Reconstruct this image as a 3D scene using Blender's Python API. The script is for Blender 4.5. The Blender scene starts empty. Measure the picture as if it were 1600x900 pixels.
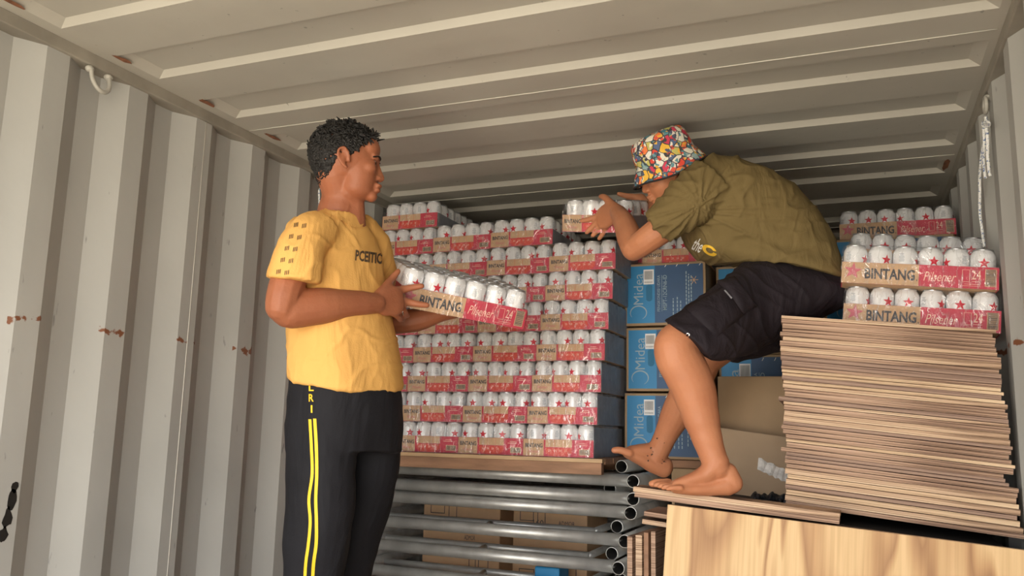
import bpy, bmesh, math, random
from mathutils import Vector, Matrix, noise, Euler
from mathutils.bvhtree import BVHTree
random.seed(7)
SC = bpy.context.scene
COL = SC.collection
PI = math.pi
V = Vector

# ------------------------------------------------------------------ camera, world, exposure
CZ = 1.39                                   # camera height above the container floor
FPX = 1318.0
cR = V((0.92707606, 0.37419605, 0.02252328))
cU = V((0.04121176, -0.16145235, 0.98601964))
cF = V((-0.37260109, 0.91318698, 0.16509989))
cam = bpy.data.cameras.new('camera')
cam.sensor_width = 36.0
cam.lens = 36.0 * FPX / 1600.0
cam.clip_start = 0.02
cam.clip_end = 200
camo = bpy.data.objects.new('camera', cam)
COL.objects.link(camo)
m3 = Matrix((cR, cU, -cF)).transposed()
camo.matrix_world = Matrix.Translation((0, 0, CZ)) @ m3.to_4x4()
SC.camera = camo

w = bpy.data.worlds.new('sky')
SC.world = w
w.use_nodes = True
nt = w.node_tree
nt.nodes.clear()
_o = nt.nodes.new('ShaderNodeOutputWorld')
_b = nt.nodes.new('ShaderNodeBackground')
_t = nt.nodes.new('ShaderNodeTexCoord')
_s = nt.nodes.new('ShaderNodeSeparateXYZ')
_m = nt.nodes.new('ShaderNodeMapRange')
_m.inputs[1].default_value = -1
_m.inputs[2].default_value = 1
_r = nt.nodes.new('ShaderNodeValToRGB')
_cr = _r.color_ramp
_cr.elements[0].position = 0.0
_cr.elements[0].color = (0.80, 0.70, 0.54, 1)      # sunlit pale ground
_cr.elements[1].position = 1.0
_cr.elements[1].color = (0.55, 0.75, 1.1, 1)
for pos, c in ((0.36, (0.95, 0.84, 0.67, 1)), (0.47, (1.12, 1.0, 0.82, 1)), (0.50, (0.9, 0.86, 0.76, 1)), (0.53, (1.08, 1.08, 1.08, 1)), (0.75, (0.90, 0.98, 1.12, 1))):
    e = _cr.elements.new(pos)
    e.color = c
nt.links.new(_t.outputs['Generated'], _s.inputs[0])
nt.links.new(_s.outputs['Z'], _m.inputs[0])
nt.links.new(_m.outputs[0], _r.inputs[0])
nt.links.new(_r.outputs[0], _b.inputs[0])
_b.inputs[1].default_value = 6.1
nt.links.new(_b.outputs[0], _o.inputs[0])

SC.view_settings.view_transform = 'Standard'
SC.view_settings.look = 'None'
SC.view_settings.gamma = 1
SC.view_settings.use_curve_mapping = False
SC.view_settings.exposure = 0.0


# ------------------------------------------------------------------ helpers
def P(x, y, zc):
    """point seen at photo pixel (x, y) at axial depth zc"""
    return V((0, 0, CZ)) + (cR * ((x - 800) / FPX) + cU * ((450 - y) / FPX) + cF) * zc


def PY(x, y, Y):
    d = cR * ((x - 800) / FPX) + cU * ((450 - y) / FPX) + cF
    return V((0, 0, CZ)) + d * (Y / d.y)


def nodes_mat(name):
    m = bpy.data.materials.new(name)
    m.use_nodes = True
    b = m.node_tree.nodes['Principled BSDF']
    return m, m.node_tree, b


def mat(name, col, rough=0.6, metal=0.0, var=0.0, scale=8.0, bump=0.0, bscale=60.0, stretch=None, col2=None, spec=None, sss=0.0, detail=4.0):
    m, t, b = nodes_mat(name)
    b.inputs['Base Color'].default_value = (*col, 1)
    b.inputs['Roughness'].default_value = rough
    b.inputs['Metallic'].default_value = metal
    if spec is not None:
        b.inputs['Specular IOR Level'].default_value = spec
    if sss:
        b.inputs['Subsurface Weight'].default_value = sss
        b.inputs['Subsurface Radius'].default_value = (0.02, 0.008, 0.004)
        b.inputs['Subsurface Scale'].default_value = 0.5
    tc = t.nodes.new('ShaderNodeTexCoord')
    mp = t.nodes.new('ShaderNodeMapping')
    t.links.new(tc.outputs['Object'], mp.inputs[0])
    if stretch:
        mp.inputs['Scale'].default_value = stretch
    if var or col2:
        n = t.nodes.new('ShaderNodeTexNoise')
        n.inputs['Scale'].default_value = scale
        n.inputs['Detail'].default_value = detail
        t.links.new(mp.outputs[0], n.inputs[0])
        r = t.nodes.new('ShaderNodeValToRGB')
        a = col
        c2 = col2 if col2 else tuple(c * (1 - var) for c in col)
        r.color_ramp.elements[0].position = 0.35
        r.color_ramp.elements[0].color = (*c2, 1)
        r.color_ramp.elements[1].position = 0.65
        r.color_ramp.elements[1].color = (*a, 1)
        t.links.new(n.outputs[0], r.inputs[0])
        t.links.new(r.outputs[0], b.inputs['Base Color'])
    if bump:
        n2 = t.nodes.new('ShaderNodeTexNoise')
        n2.inputs['Scale'].default_value = bscale
        n2.inputs['Detail'].default_value = 5
        t.links.new(mp.outputs[0], n2.inputs[0])
        bp = t.nodes.new('ShaderNodeBump')
        bp.inputs['Strength'].default_value = bump
        bp.inputs['Distance'].default_value = 0.01
        t.links.new(n2.outputs[0], bp.inputs['Height'])
        t.links.new(bp.outputs[0], b.inputs['Normal'])
    return m


class MB:
    """collects shapes into ONE mesh with material slots"""
    def __init__(s):
        s.bm = bmesh.new()
        s.mats = []

    def mi(s, m):
        if m not in s.mats:
            s.mats.append(m)
        return s.mats.index(m)

    def face(s, pts, m, smooth=False):
        vs = [s.bm.verts.new(p) for p in pts]
        f = s.bm.faces.new(vs)
        f.material_index = s.mi(m)
        f.smooth = smooth
        return f

    def box(s, lo, hi, m, M=None, bev=0.0):
        r = bmesh.ops.create_cube(s.bm, size=1.0)
        lo, hi = V(lo), V(hi)
        c = (lo + hi) / 2
        d = hi - lo
        for v in r['verts']:
            v.co = V((v.co.x * d.x, v.co.y * d.y, v.co.z * d.z)) + c
        fs = set(f for v in r['verts'] for f in v.link_faces)
        for f in fs:
            f.material_index = s.mi(m)
        if bev:
            es = list(set(e for f in fs for e in f.edges))
            rb = bmesh.ops.bevel(s.bm, geom=es, offset=bev, segments=2, affect='EDGES', profile=0.5)
            vs = set(v for f in rb['faces'] for v in f.verts) | set(v for v in r['verts'] if v.is_valid)
            for f in rb['faces']:
                f.material_index = s.mi(m)
        else:
            vs = set(r['verts'])
        if M is not None:
            # include every vertex connected
            allv = set()
            st = list(vs)
            while st:
                v = st.pop()
                if v in allv:
                    continue
                allv.add(v)
                for e in v.link_edges:
                    st.append(e.other_vert(v))
            for v in allv:
                v.co = M @ v.co

    def rings(s, rings, m, cap=True, smooth=True, closed=True):
        """rings: list of lists of points, same count"""
        vr = [[s.bm.verts.new(p) for p in r] for r in rings]
        n = len(vr[0])
        k = s.mi(m)
        for a, b in zip(vr[:-1], vr[1:]):
            for i in range(n if closed else n - 1):
                j = (i + 1) % n
                f = s.bm.faces.new((a[i], a[j], b[j], b[i]))
                f.material_index = k
                f.smooth = smooth
        if cap:
            for r, rev in ((vr[0], True), (vr[-1], False)):
                f = s.bm.faces.new(list(reversed(r)) if rev else r)
                f.material_index = k
                f.smooth = smooth
        return vr

    def lathe(s, prof, m, n=20, origin=(0, 0, 0), cap=True):
        o = V(origin)
        return s.rings([[o + V((r * math.cos(2 * PI * i / n), r * math.sin(2 * PI * i / n), z)) for i in range(n)] for r, z in prof], m, cap)

    def tube(s, pts, r, m, n=12, smooth_path=0, cap=True):
        """r: number or list"""
        pts = [V(p) for p in pts]
        rs = r if isinstance(r, (list, tuple)) else [r] * len(pts)
        if smooth_path:
            pts, rs = catmull(pts, rs, smooth_path)
        rings = []
        up = None
        for i, p in enumerate(pts):
            d = (pts[min(i + 1, len(pts) - 1)] - pts[max(i - 1, 0)]).normalized()
            if up is None:
                a = V((0, 0, 1)) if abs(d.z) < 0.9 else V((1, 0, 0))
                up = (a - d * a.dot(d)).normalized()
            else:
                up = (up - d * up.dot(d)).normalized()
            sd = d.cross(up)
            rr = rs[i]
            ra, rb = rr if isinstance(rr, (tuple, list)) else (rr, rr)
            rings.append([p + up * (ra * math.cos(2 * PI * k / n)) + sd * (rb * math.sin(2 * PI * k / n)) for k in range(n)])
        return s.rings(rings, m, cap)

    def pipe(s, a, b, r, t, m, n=20):
        """hollow open-ended tube"""
        a, b = V(a), V(b)
        d = (b - a).normalized()
        x = V((0, 0, 1)) if abs(d.z) < 0.9 else V((1, 0, 0))
        u = (x - d * x.dot(d)).normalized()
        v = d.cross(u)
        R_ = lambda c, rr: [c + u * (rr * math.cos(2 * PI * i / n)) + v * (rr * math.sin(2 * PI * i / n)) for i in range(n)]
        s.rings([R_(a, r - t), R_(a, r), R_(b, r), R_(b, r - t)], m, cap=False)
        s.rings([R_(b, r - t), R_(a, r - t)], M_BORE_SHADE, cap=False)

    def blob(s, c, rad, m, rot=None, sub=2):
        r = bmesh.ops.create_icosphere(s.bm, subdivisions=sub, radius=1.0)
        rx = V(rad) if not isinstance(rad, (int, float)) else V((rad, rad, rad))
        k = s.mi(m)
        for v in r['verts']:
            p = V((v.co.x * rx.x, v.co.y * rx.y, v.co.z * rx.z))
            if rot is not None:
                p = rot @ p
            v.co = p + V(c)
        for f in set(f for v in r['verts'] for f in v.link_faces):
            f.material_index = k
            f.smooth = True

    def limb(s, pts, rads, m, n=14, sub=3):
        """tapered limb with rounded ends"""
        pts = [V(p) for p in pts]
        rads = [r if isinstance(r, tuple) else (r, r) for r in rads]
        pts, rads = catmull(pts, rads, sub)
        d0 = (pts[1] - pts[0]).normalized()
        d1 = (pts[-1] - pts[-2]).normalized()
        pre, pr, post, por = [], [], [], []
        for a in (80, 50, 25):
            t, c = math.sin(math.radians(a)), math.cos(math.radians(a))
            q = min(rads[0])
            pre.append(pts[0] - d0 * q * t)
            pr.append((rads[0][0] * c, rads[0][1] * c))
        for a in (25, 50, 80):
            t, c = math.sin(math.radians(a)), math.cos(math.radians(a))
            q = min(rads[-1])
            post.append(pts[-1] + d1 * q * t)
            por.append((rads[-1][0] * c, rads[-1][1] * c))
        s.tube(pre + pts + post, pr + rads + por, m, n)

    def mesh(s, name):
        me = bpy.data.meshes.new(name)
        bmesh.ops.recalc_face_normals(s.bm, faces=s.bm.faces[:])
        s.bm.to_mesh(me)
        s.bm.free()
        for m in s.mats:
            me.materials.append(m)
        return me

    def build(s, name, parent=None, M=None):
        return link(name, s.mesh(name), parent, M)


def catmull(pts, rs, sub):
    P2, R2 = [], []
    n = len(pts)
    tup = isinstance(rs[0], (tuple, list))
    for i in range(n - 1):
        p0 = pts[max(i - 1, 0)]; p1 = pts[i]; p2 = pts[i + 1]; p3 = pts[min(i + 2, n - 1)]
        for k in range(sub):
            t = k / sub
            a = 2 * p1 + (p2 - p0) * t + (2 * p0 - 5 * p1 + 4 * p2 - p3) * t * t + (3 * p1 - p0 - 3 * p2 + p3) * t ** 3
            P2.append(a / 2)
            u = t * t * (3 - 2 * t)
            if tup:
                R2.append(tuple(rs[i][q] * (1 - u) + rs[i + 1][q] * u for q in (0, 1)))
            else:
                R2.append(rs[i] * (1 - u) + rs[i + 1] * u)
    P2.append(pts[-1])
    R2.append(rs[-1])
    return P2, R2


def link(name, me, parent=None, M=None):
    o = bpy.data.objects.new(name, me)
    COL.objects.link(o)
    if parent is not None:
        o.parent = parent
    if M is not None:
        o.matrix_basis = M
    return o


def thing(name, label, cat, loc=(0, 0, 0), rot=(0, 0, 0), group=None):
    o = bpy.data.objects.new(name, None)
    COL.objects.link(o)
    o.empty_display_size = 0.05
    o.location = loc
    o.rotation_euler = rot
    o['label'] = label
    o['category'] = cat
    if group:
        o['group'] = group
    return o


def tag(o, label, cat, group=None, kind=None):
    o['label'] = label
    o['category'] = cat
    if group:
        o['group'] = group
    if kind:
        o['kind'] = kind
    return o


def struct(o):
    o['kind'] = 'structure'
    return o


def text_geo(txt, size=1.0, shear=0.0, bold=0.0, sx=1.0, res=2):
    """flat text as (verts, faces), left-bottom at origin, returns width"""
    cu = bpy.data.curves.new('lettering', 'FONT')
    cu.body = txt
    cu.size = size
    cu.shear = shear
    cu.offset = bold
    cu.resolution_u = res
    o = bpy.data.objects.new('lettering', cu)
    COL.objects.link(o)
    dg = bpy.context.evaluated_depsgraph_get()
    dg.update()
    me = bpy.data.meshes.new_from_object(o.evaluated_get(dg))
    vs = [V((v.co.x * sx, v.co.y, 0)) for v in me.vertices]
    fs = [tuple(p.vertices) for p in me.polygons]
    COL.objects.unlink(o)
    bpy.data.objects.remove(o)
    bpy.data.curves.remove(cu)
    bpy.data.meshes.remove(me)
    x0 = min(v.x for v in vs)
    y0 = min(v.y for v in vs)
    vs = [V((v.x - x0, v.y - y0, 0)) for v in vs]
    return vs, fs


def fit_text(txt, w_, h_, **k):
    vs, fs = text_geo(txt, **k)
    W = max(v.x for v in vs)
    H = max(v.y for v in vs)
    return [V((v.x / W * w_, v.y / H * h_, 0)) for v in vs], fs


def put_text(mb, geo, M, m):
    vs, fs = geo
    nv = [mb.bm.verts.new(M @ v) for v in vs]
    k = mb.mi(m)
    for f in fs:
        try:
            ff = mb.bm.faces.new([nv[i] for i in f])
            ff.material_index = k
        except ValueError:
            pass


def star_pts(r, r2=None, rot=0):
    r2 = r2 or r * 0.42
    return [V(((r if i % 2 == 0 else r2) * math.sin(PI * i / 5 + rot), (r if i % 2 == 0 else r2) * math.cos(PI * i / 5 + rot), 0)) for i in range(10)]


# ------------------------------------------------------------------ materials
def wall_paint(name, base, stain=True):
    m, t, b = nodes_mat(name)
    b.inputs['Roughness'].default_value = 0.55
    L = t.links.new
    N = t.nodes.new
    tc = N('ShaderNodeTexCoord')
    n1 = N('ShaderNodeTexNoise'); n1.inputs['Scale'].default_value = 2.2; n1.inputs['Detail'].default_value = 8
    L(tc.outputs['Object'], n1.inputs[0])
    r1 = N('ShaderNodeValToRGB')
    r1.color_ramp.elements[0].position = 0.3
    r1.color_ramp.elements[0].color = (*[c * 0.86 for c in base], 1)
    r1.color_ramp.elements[1].position = 0.7
    r1.color_ramp.elements[1].color = (*base, 1)
    L(n1.outputs[0], r1.inputs[0])
    # fine scratches and scuffs
    mp = N('ShaderNodeMapping'); mp.inputs['Scale'].default_value = (1, 1, 0.25)
    L(tc.outputs['Object'], mp.inputs[0])
    n2 = N('ShaderNodeTexNoise'); n2.inputs['Scale'].default_value = 45; n2.inputs['Detail'].default_value = 6
    L(mp.outputs[0], n2.inputs[0])
    r2 = N('ShaderNodeValToRGB')
    r2.color_ramp.elements[0].position = 0.70; r2.color_ramp.elements[0].color = (0, 0, 0, 1)
    r2.color_ramp.elements[1].position = 0.74; r2.color_ramp.elements[1].color = (1, 1, 1, 1)
    L(n2.outputs[0], r2.inputs[0])
    mx = N('ShaderNodeMixRGB'); mx.inputs[2].default_value = (*[c * 0.55 for c in base], 1)
    L(r2.outputs[0], mx.inputs[0]); L(r1.outputs[0], mx.inputs[1])
    last = mx
    if stain:
        # band of rusty scrapes where cargo rubbed, about 1.65 m up
        sp = N('ShaderNodeSeparateXYZ'); L(tc.outputs['Object'], sp.inputs[0])
        def window(c, h):
            a = N('ShaderNodeMath'); a.operation = 'SUBTRACT'; L(sp.outputs['Z'], a.inputs[0]); a.inputs[1].default_value = c
            a2 = N('ShaderNodeMath'); a2.operation = 'ABSOLUTE'; L(a.outputs[0], a2.inputs[0])
            a3 = N('ShaderNodeMapRange'); L(a2.outputs[0], a3.inputs[0]); a3.inputs[1].default_value = h; a3.inputs[2].default_value = 0.0; a3.inputs[3].default_value = 0; a3.inputs[4].default_value = 1
            return a3
        w1 = window(CZ + 0.25, 0.085)
        # only the ridges: x near the inner face
        ax = N('ShaderNodeMath'); ax.operation = 'GREATER_THAN'; L(sp.outputs['X'], ax.inputs[0]); ax.inputs[1].default_value = -1.966
        n3 = N('ShaderNodeTexNoise'); n3.inputs['Scale'].default_value = 26; n3.inputs['Detail'].default_value = 5
        L(tc.outputs['Object'], n3.inputs[0])
        mu = N('ShaderNodeMath'); mu.operation = 'MULTIPLY'; L(w1.outputs[0], mu.inputs[0]); L(n3.outputs[0], mu.inputs[1])
        mu2 = N('ShaderNodeMath'); mu2.operation = 'MULTIPLY'; L(mu.outputs[0], mu2.inputs[0]); L(ax.outputs[0], mu2.inputs[1])
        gt = N('ShaderNodeMapRange'); L(mu2.outputs[0], gt.inputs[0]); gt.inputs[1].default_value = 0.50; gt.inputs[2].default_value = 0.54
        mr = N('ShaderNodeMixRGB'); L(gt.outputs[0], mr.inputs[0]); L(last.outputs[0], mr.inputs[1])
        mr.inputs[2].default_value = (0.20, 0.075, 0.035, 1)
        last = mr
    L(last.outputs[0], b.inputs['Base Color'])
    bp = N('ShaderNodeBump'); bp.inputs['Strength'].default_value = 0.25; bp.inputs['Distance'].default_value = 0.02
    n4 = N('ShaderNodeTexNoise'); n4.inputs['Scale'].default_value = 6; n4.inputs['Detail'].default_value = 3
    L(tc.outputs['Object'], n4.inputs[0])
    L(n4.outputs[0], bp.inputs['Height'])
    L(bp.outputs[0], b.inputs['Normal'])
    return m


M_WALL = wall_paint('grey_container_paint', (0.435, 0.43, 0.405))
M_ROOF = wall_paint('grey_roof_paint', (0.50, 0.475, 0.415), stain=False)
M_RAIL = mat('rail_paint', (0.33, 0.30, 0.25), 0.6, var=0.25, scale=9)
M_SEAM = mat('weld_seam', (0.60, 0.58, 0.52), 0.5)
M_RUST = mat('rust', (0.30, 0.12, 0.06), 0.9, var=0.5, scale=60)
M_TAR = mat('black_grease', (0.015, 0.014, 0.013), 0.5, var=0.3, scale=50)
M_FLOOR = mat('worn_floor_timber', (0.20, 0.13, 0.08), 0.75, var=0.4, scale=4, stretch=(8, 1, 1), bump=0.2)
M_KRAFT = mat('kraft_board', (0.62, 0.395, 0.225), 0.75, var=0.10, scale=12)
M_KRAFT2 = mat('brown_carton', (0.42, 0.29, 0.17), 0.8, var=0.14, scale=6, bump=0.08, bscale=20)
M_RED = mat('crimson_print', (0.60, 0.035, 0.075), 0.5, var=0.12, scale=14)
M_RED2 = mat('orange_red_print', (0.66, 0.06, 0.035), 0.5)
M_PINK = mat('pink_star_print', (0.62, 0.14, 0.18), 0.55)
M_INK = mat('dark_grey_ink', (0.060, 0.055, 0.060), 0.6)
M_CREAM = mat('cream_ink', (0.85, 0.55, 0.42), 0.6)
M_SLATE = mat('slate_side_board', (0.36, 0.38, 0.42), 0.5, var=0.2, scale=25)
M_CAN = mat('white_can_enamel', (0.86, 0.865, 0.87), 0.28, metal=0.08, spec=0.6)
M_RIM = mat('can_rim', (0.62, 0.63, 0.65), 0.3, metal=0.85)
M_STAR = mat('red_star', (0.62, 0.012, 0.035), 0.35)
M_FINE = mat('grey_fine_print', (0.42, 0.46, 0.50), 0.5)
M_BLUE = mat('bright_blue_print', (0.015, 0.23, 0.50), 0.5, var=0.08, scale=10)
M_NAVY = mat('navy_print', (0.022, 0.085, 0.21), 0.5, var=0.12, scale=10)
M_GREY_INK = mat('grey_blue_ink', (0.30, 0.42, 0.50), 0.6)
M_WHITE = mat('white_sticker', (0.80, 0.80, 0.80), 0.5)
M_BLACK = mat('black_print', (0.02, 0.02, 0.02), 0.6)
M_GALV = mat('galvanised_steel', (0.60, 0.60, 0.58), 0.40, metal=0.6, var=0.25, scale=14, bump=0.05, bscale=80)
M_BORE_SHADE = mat('pipe_bore_shade', (0.075, 0.072, 0.068), 0.75)  # shade inside the open tubes, put into the colour of the inner wall
M_TIMBER = mat('pallet_timber', (0.40, 0.22, 0.13), 0.75, var=0.35, scale=6, stretch=(1, 6, 6), bump=0.15)
M_TIMBER_L = mat('pale_timber', (0.62, 0.42, 0.24), 0.7, var=0.25, scale=6, stretch=(1, 6, 6))


def ply_face_mat(name, c1, c2, c3):
    """flame-figured veneer with grain running along local z"""
    m, t, b = nodes_mat(name)
    L = t.links.new; N = t.nodes.new
    b.inputs['Roughness'].default_value = 0.6
    tc = N('ShaderNodeTexCoord')
    mp = N('ShaderNodeMapping'); mp.inputs['Scale'].default_value = (5.5, 5.5, 1.0)
    L(tc.outputs['Object'], mp.inputs[0])
    n = N('ShaderNodeTexNoise'); n.inputs['Scale'].default_value = 1.0; n.inputs['Detail'].default_value = 2.0; n.inputs['Distortion'].default_value = 0.6
    L(mp.outputs[0], n.inputs[0])
    mu = N('ShaderNodeMath'); mu.operation = 'MULTIPLY'; mu.inputs[1].default_value = 6.0; L(n.outputs[0], mu.inputs[0])
    fr = N('ShaderNodeMath'); fr.operation = 'FRACT'; L(mu.outputs[0], fr.inputs[0])
    r = N('ShaderNodeValToRGB')
    r.color_ramp.elements[0].position = 0.0; r.color_ramp.elements[0].color = (*c1, 1)
    r.color_ramp.elements[1].position = 1.0; r.color_ramp.elements[1].color = (*c1, 1)
    for p_, c_ in ((0.35, c1), (0.62, c2), (0.80, c3), (0.88, c2)):
        e = r.color_ramp.elements.new(p_); e.color = (*c_, 1)
    L(fr.outputs[0], r.inputs[0])
    mp2 = N('ShaderNodeMapping'); mp2.inputs['Scale'].default_value = (90, 90, 2.2)
    L(tc.outputs['Object'], mp2.inputs[0])
    n2 = N('ShaderNodeTexNoise'); n2.inputs['Scale'].default_value = 1; n2.inputs['Detail'].default_value = 5
    L(mp2.outputs[0], n2.inputs[0])
    r2 = N('ShaderNodeValToRGB')
    r2.color_ramp.elements[0].position = 0.3; r2.color_ramp.elements[0].color = (0.78, 0.72, 0.66, 1)
    r2.color_ramp.elements[1].position = 0.6; r2.color_ramp.elements[1].color = (1, 1, 1, 1)
    L(n2.outputs[0], r2.inputs[0])
    mx = N('ShaderNodeMixRGB'); mx.blend_type = 'MULTIPLY'; mx.inputs[0].default_value = 0.8
    L(r.outputs[0], mx.inputs[1]); L(r2.outputs[0], mx.inputs[2])
    L(mx.outputs[0], b.inputs['Base Color'])
    return m


M_PLYFACE = ply_face_mat('pine_veneer', (0.74, 0.51, 0.265), (0.56, 0.335, 0.16), (0.40, 0.215, 0.10))


def ply_edge_mat(name, ca, cb, cc, seed):
    """laminated edge: layers along local z, streaks along x"""
    m, t, b = nodes_mat(name)
    L = t.links.new; N = t.nodes.new
    b.inputs['Roughness'].default_value = 0.75
    tc = N('ShaderNodeTexCoord')
    mp = N('ShaderNodeMapping'); mp.inputs['Scale'].default_value = (3.0, 3.0, 330.0); mp.inputs['Location'].default_value = (seed, seed * 2, seed * 3)
    L(tc.outputs['Object'], mp.inputs[0])
    n = N('ShaderNodeTexNoise'); n.inputs['Scale'].default_value = 1.0; n.inputs['Detail'].default_value = 3
    L(mp.outputs[0], n.inputs[0])
    r = N('ShaderNodeValToRGB')
    r.color_ramp.elements[0].position = 0.36; r.color_ramp.elements[0].color = (*cc, 1)
    r.color_ramp.elements[1].position = 0.66; r.color_ramp.elements[1].color = (*ca, 1)
    e = r.color_ramp.elements.new(0.47); e.color = (*cb, 1)
    L(n.outputs[0], r.inputs[0])
    L(r.outputs[0], b.inputs['Base Color'])
    return m


M_PE = [ply_edge_mat('plywood_edge_pale', (0.68, 0.50, 0.34), (0.50, 0.33, 0.215), (0.17, 0.095, 0.055), 1.3),
        ply_edge_mat('plywood_edge_tan', (0.56, 0.38, 0.27), (0.39, 0.245, 0.165), (0.14, 0.078, 0.05), 4.1),
        ply_edge_mat('plywood_edge_brown', (0.40, 0.27, 0.20), (0.27, 0.17, 0.125), (0.11, 0.062, 0.045), 7.7),
        ply_edge_mat('plywood_edge_cream', (0.76, 0.57, 0.38), (0.62, 0.44, 0.28), (0.36, 0.23, 0.14), 9.2)]


def film_mat():
    m = bpy.data.materials.new('clear_shrink_film')
    m.use_nodes = True
    t = m.node_tree
    t.nodes.clear()
    L = t.links.new; N = t.nodes.new
    out = N('ShaderNodeOutputMaterial')
    tr = N('ShaderNodeBsdfTransparent'); tr.inputs[0].default_value = (0.97, 0.97, 0.98, 1)
    gl = N('ShaderNodeBsdfGlossy'); gl.inputs['Roughness'].default_value = 0.22; gl.inputs[0].default_value = (1, 1, 1, 1)
    df = N('ShaderNodeBsdfDiffuse'); df.inputs[0].default_value = (0.85, 0.85, 0.87, 1)
    mx0 = N('ShaderNodeMixShader'); mx0.inputs[0].default_value = 0.30
    L(gl.outputs[0], mx0.inputs[1]); L(df.outputs[0], mx0.inputs[2])
    tc = N('ShaderNodeTexCoord')
    geo = N('ShaderNodeObjectInfo')
    ad = N('ShaderNodeVectorMath'); ad.operation = 'ADD'
    L(tc.outputs['Object'], ad.inputs[0]); L(geo.outputs['Location'], ad.inputs[1])
    mp = N('ShaderNodeMapping'); mp.inputs['Rotation'].default_value = (0.3, 0.7, 0.5); mp.inputs['Scale'].default_value = (26, 26, 9)
    L(ad.outputs[0], mp.inputs[0])
    n = N('ShaderNodeTexNoise'); n.inputs['Scale'].default_value = 1.0; n.inputs['Detail'].default_value = 4; n.inputs['Distortion'].default_value = 1.6
    L(mp.outputs[0], n.inputs[0])
    bp = N('ShaderNodeBump'); bp.inputs['Strength'].default_value = 0.9; bp.inputs['Distance'].default_value = 0.02
    L(n.outputs[0], bp.inputs['Height'])
    L(bp.outputs[0], gl.inputs['Normal'])
    # creases: thin bright lines of doubled film
    sb = N('ShaderNodeMath'); sb.operation = 'SUBTRACT'; L(n.outputs[0], sb.inputs[0]); sb.inputs[1].default_value = 0.5
    ab = N('ShaderNodeMath'); ab.operation = 'ABSOLUTE'; L(sb.outputs[0], ab.inputs[0])
    mr = N('ShaderNodeMapRange'); L(ab.outputs[0], mr.inputs[0])
    mr.inputs[1].default_value = 0.0; mr.inputs[2].default_value = 0.035; mr.inputs[3].default_value = 0.30; mr.inputs[4].default_value = 0.045
    mx = N('ShaderNodeMixShader')
    L(mr.outputs[0], mx.inputs[0]); L(tr.outputs[0], mx.inputs[1]); L(mx0.outputs[0], mx.inputs[2])
    L(mx.outputs[0], out.inputs[0])
    return m


M_FILM = film_mat()

# ------------------------------------------------------------------ the container
Y0, Y1 = -0.35, 5.55
XL, XR, ZT = -1.96, 0.386, CZ + 1.01


def corrugated(x_in, depth, sgn, phase):
    """side wall: ridges at x_in, recesses depth further out. ridge from phase to phase+.07 every .278"""
    mb = MB()
    prof = []
    k0 = int((Y0 - phase) / 0.278) - 1
    y = phase + k0 * 0.278
    while y < Y1 + 0.3:
        prof += [(x_in, y), (x_in, y + 0.070), (x_in + sgn * depth, y + 0.138), (x_in + sgn * depth, y + 0.208)]
        y += 0.278
    prof = [p for p in prof if Y0 - 0.3 < p[1] < Y1 + 0.28]
    zs = [0.0, 0.8, 1.6, ZT - 0.03, ZT + 0.005]
    rings = []
    for z in zs:
        rings.append([V((x + (sgn * 0.0), y_, z)) for x, y_ in prof])
    vr = mb.rings(rings, M_WALL, cap=False, smooth=False, closed=False)
    # outer skin for thickness
    o = mb.build('wall_left' if sgn < 0 else 'wall_right')
    md = o.modifiers.new('thickness', 'SOLIDIFY')
    md.thickness = 0.004
    md.offset = 0
    return struct(o)


wl = corrugated(XL, 0.038, -1, 1.486)
wr = corrugated(XR, 0.038, 1, 2.262)


def roof():
    mb = MB()
    zf, dz = ZT + 0.006, 0.019
    xs = [XL - 0.06, XL + 0.055, XL + 0.085, XR - 0.06, XR - 0.03, XR + 0.06]
    ys = []
    y = 2.34 - 0.3425 * 9
    seq = []
    while y < Y1 + 0.2:
        seq.append(y)
        y += 0.3425
    k = mb.mi(M_ROOF)

    def f(pts):
        mb.face(pts, M_ROOF)
    prev = Y0 - 0.2
    for y in seq:
        a, b, c, d = y, y + 0.012, y + 0.151, y + 0.165
        f([(xs[0], prev, zf), (xs[5], prev, zf), (xs[5], a, zf), (xs[0], a, zf)])
        # side margins beside the trough
        f([(xs[0], a, zf), (xs[1], a, zf), (xs[1], d, zf), (xs[0], d, zf)])
        f([(xs[4], a, zf), (xs[5], a, zf), (xs[5], d, zf), (xs[4], d, zf)])
        zt = zf + dz
        f([(xs[1], a, zf), (xs[4], a, zf), (xs[3], b, zt), (xs[2], b, zt)])
        f([(xs[2], b, zt), (xs[3], b, zt), (xs[3], c, zt), (xs[2], c, zt)])
        f([(xs[2], c, zt), (xs[3], c, zt), (xs[4], d, zf), (xs[1], d, zf)])
        f([(xs[1], a, zf), (xs[2], b, zt), (xs[2], c, zt), (xs[1], d, zf)])
        f([(xs[4], a, zf), (xs[4], d, zf), (xs[3], c, zt), (xs[3], b, zt)])
        prev = d
    bmesh.ops.remove_doubles(mb.bm, verts=mb.bm.verts[:], dist=0.0005)
    o = mb.build('ceiling')
    s = o.modifiers.new('thickness', 'SOLIDIFY')
    s.thickness = 0.004
    s.offset = 1
    return struct(o)


ceil = roof()
mb = MB(); mb.box((XL - 0.06, Y0, -0.03), (XR + 0.06, Y1, 0.0), M_FLOOR); struct(mb.build('floor'))
mb = MB()
yy = Y1
prof = []
x = XL - 0.05
while x < XR + 0.1:
    prof += [(x, Y1), (x + 0.07, Y1), (x + 0.14, Y1 + 0.04), (x + 0.21, Y1 + 0.04)]
    x += 0.28
mb.rings([[V((px, py, z)) for px, py in prof] for z in (0, 1.2, ZT + 0.03)], M_WALL, cap=False, smooth=False, closed=False)
struct(mb.build('wall_back'))
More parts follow.
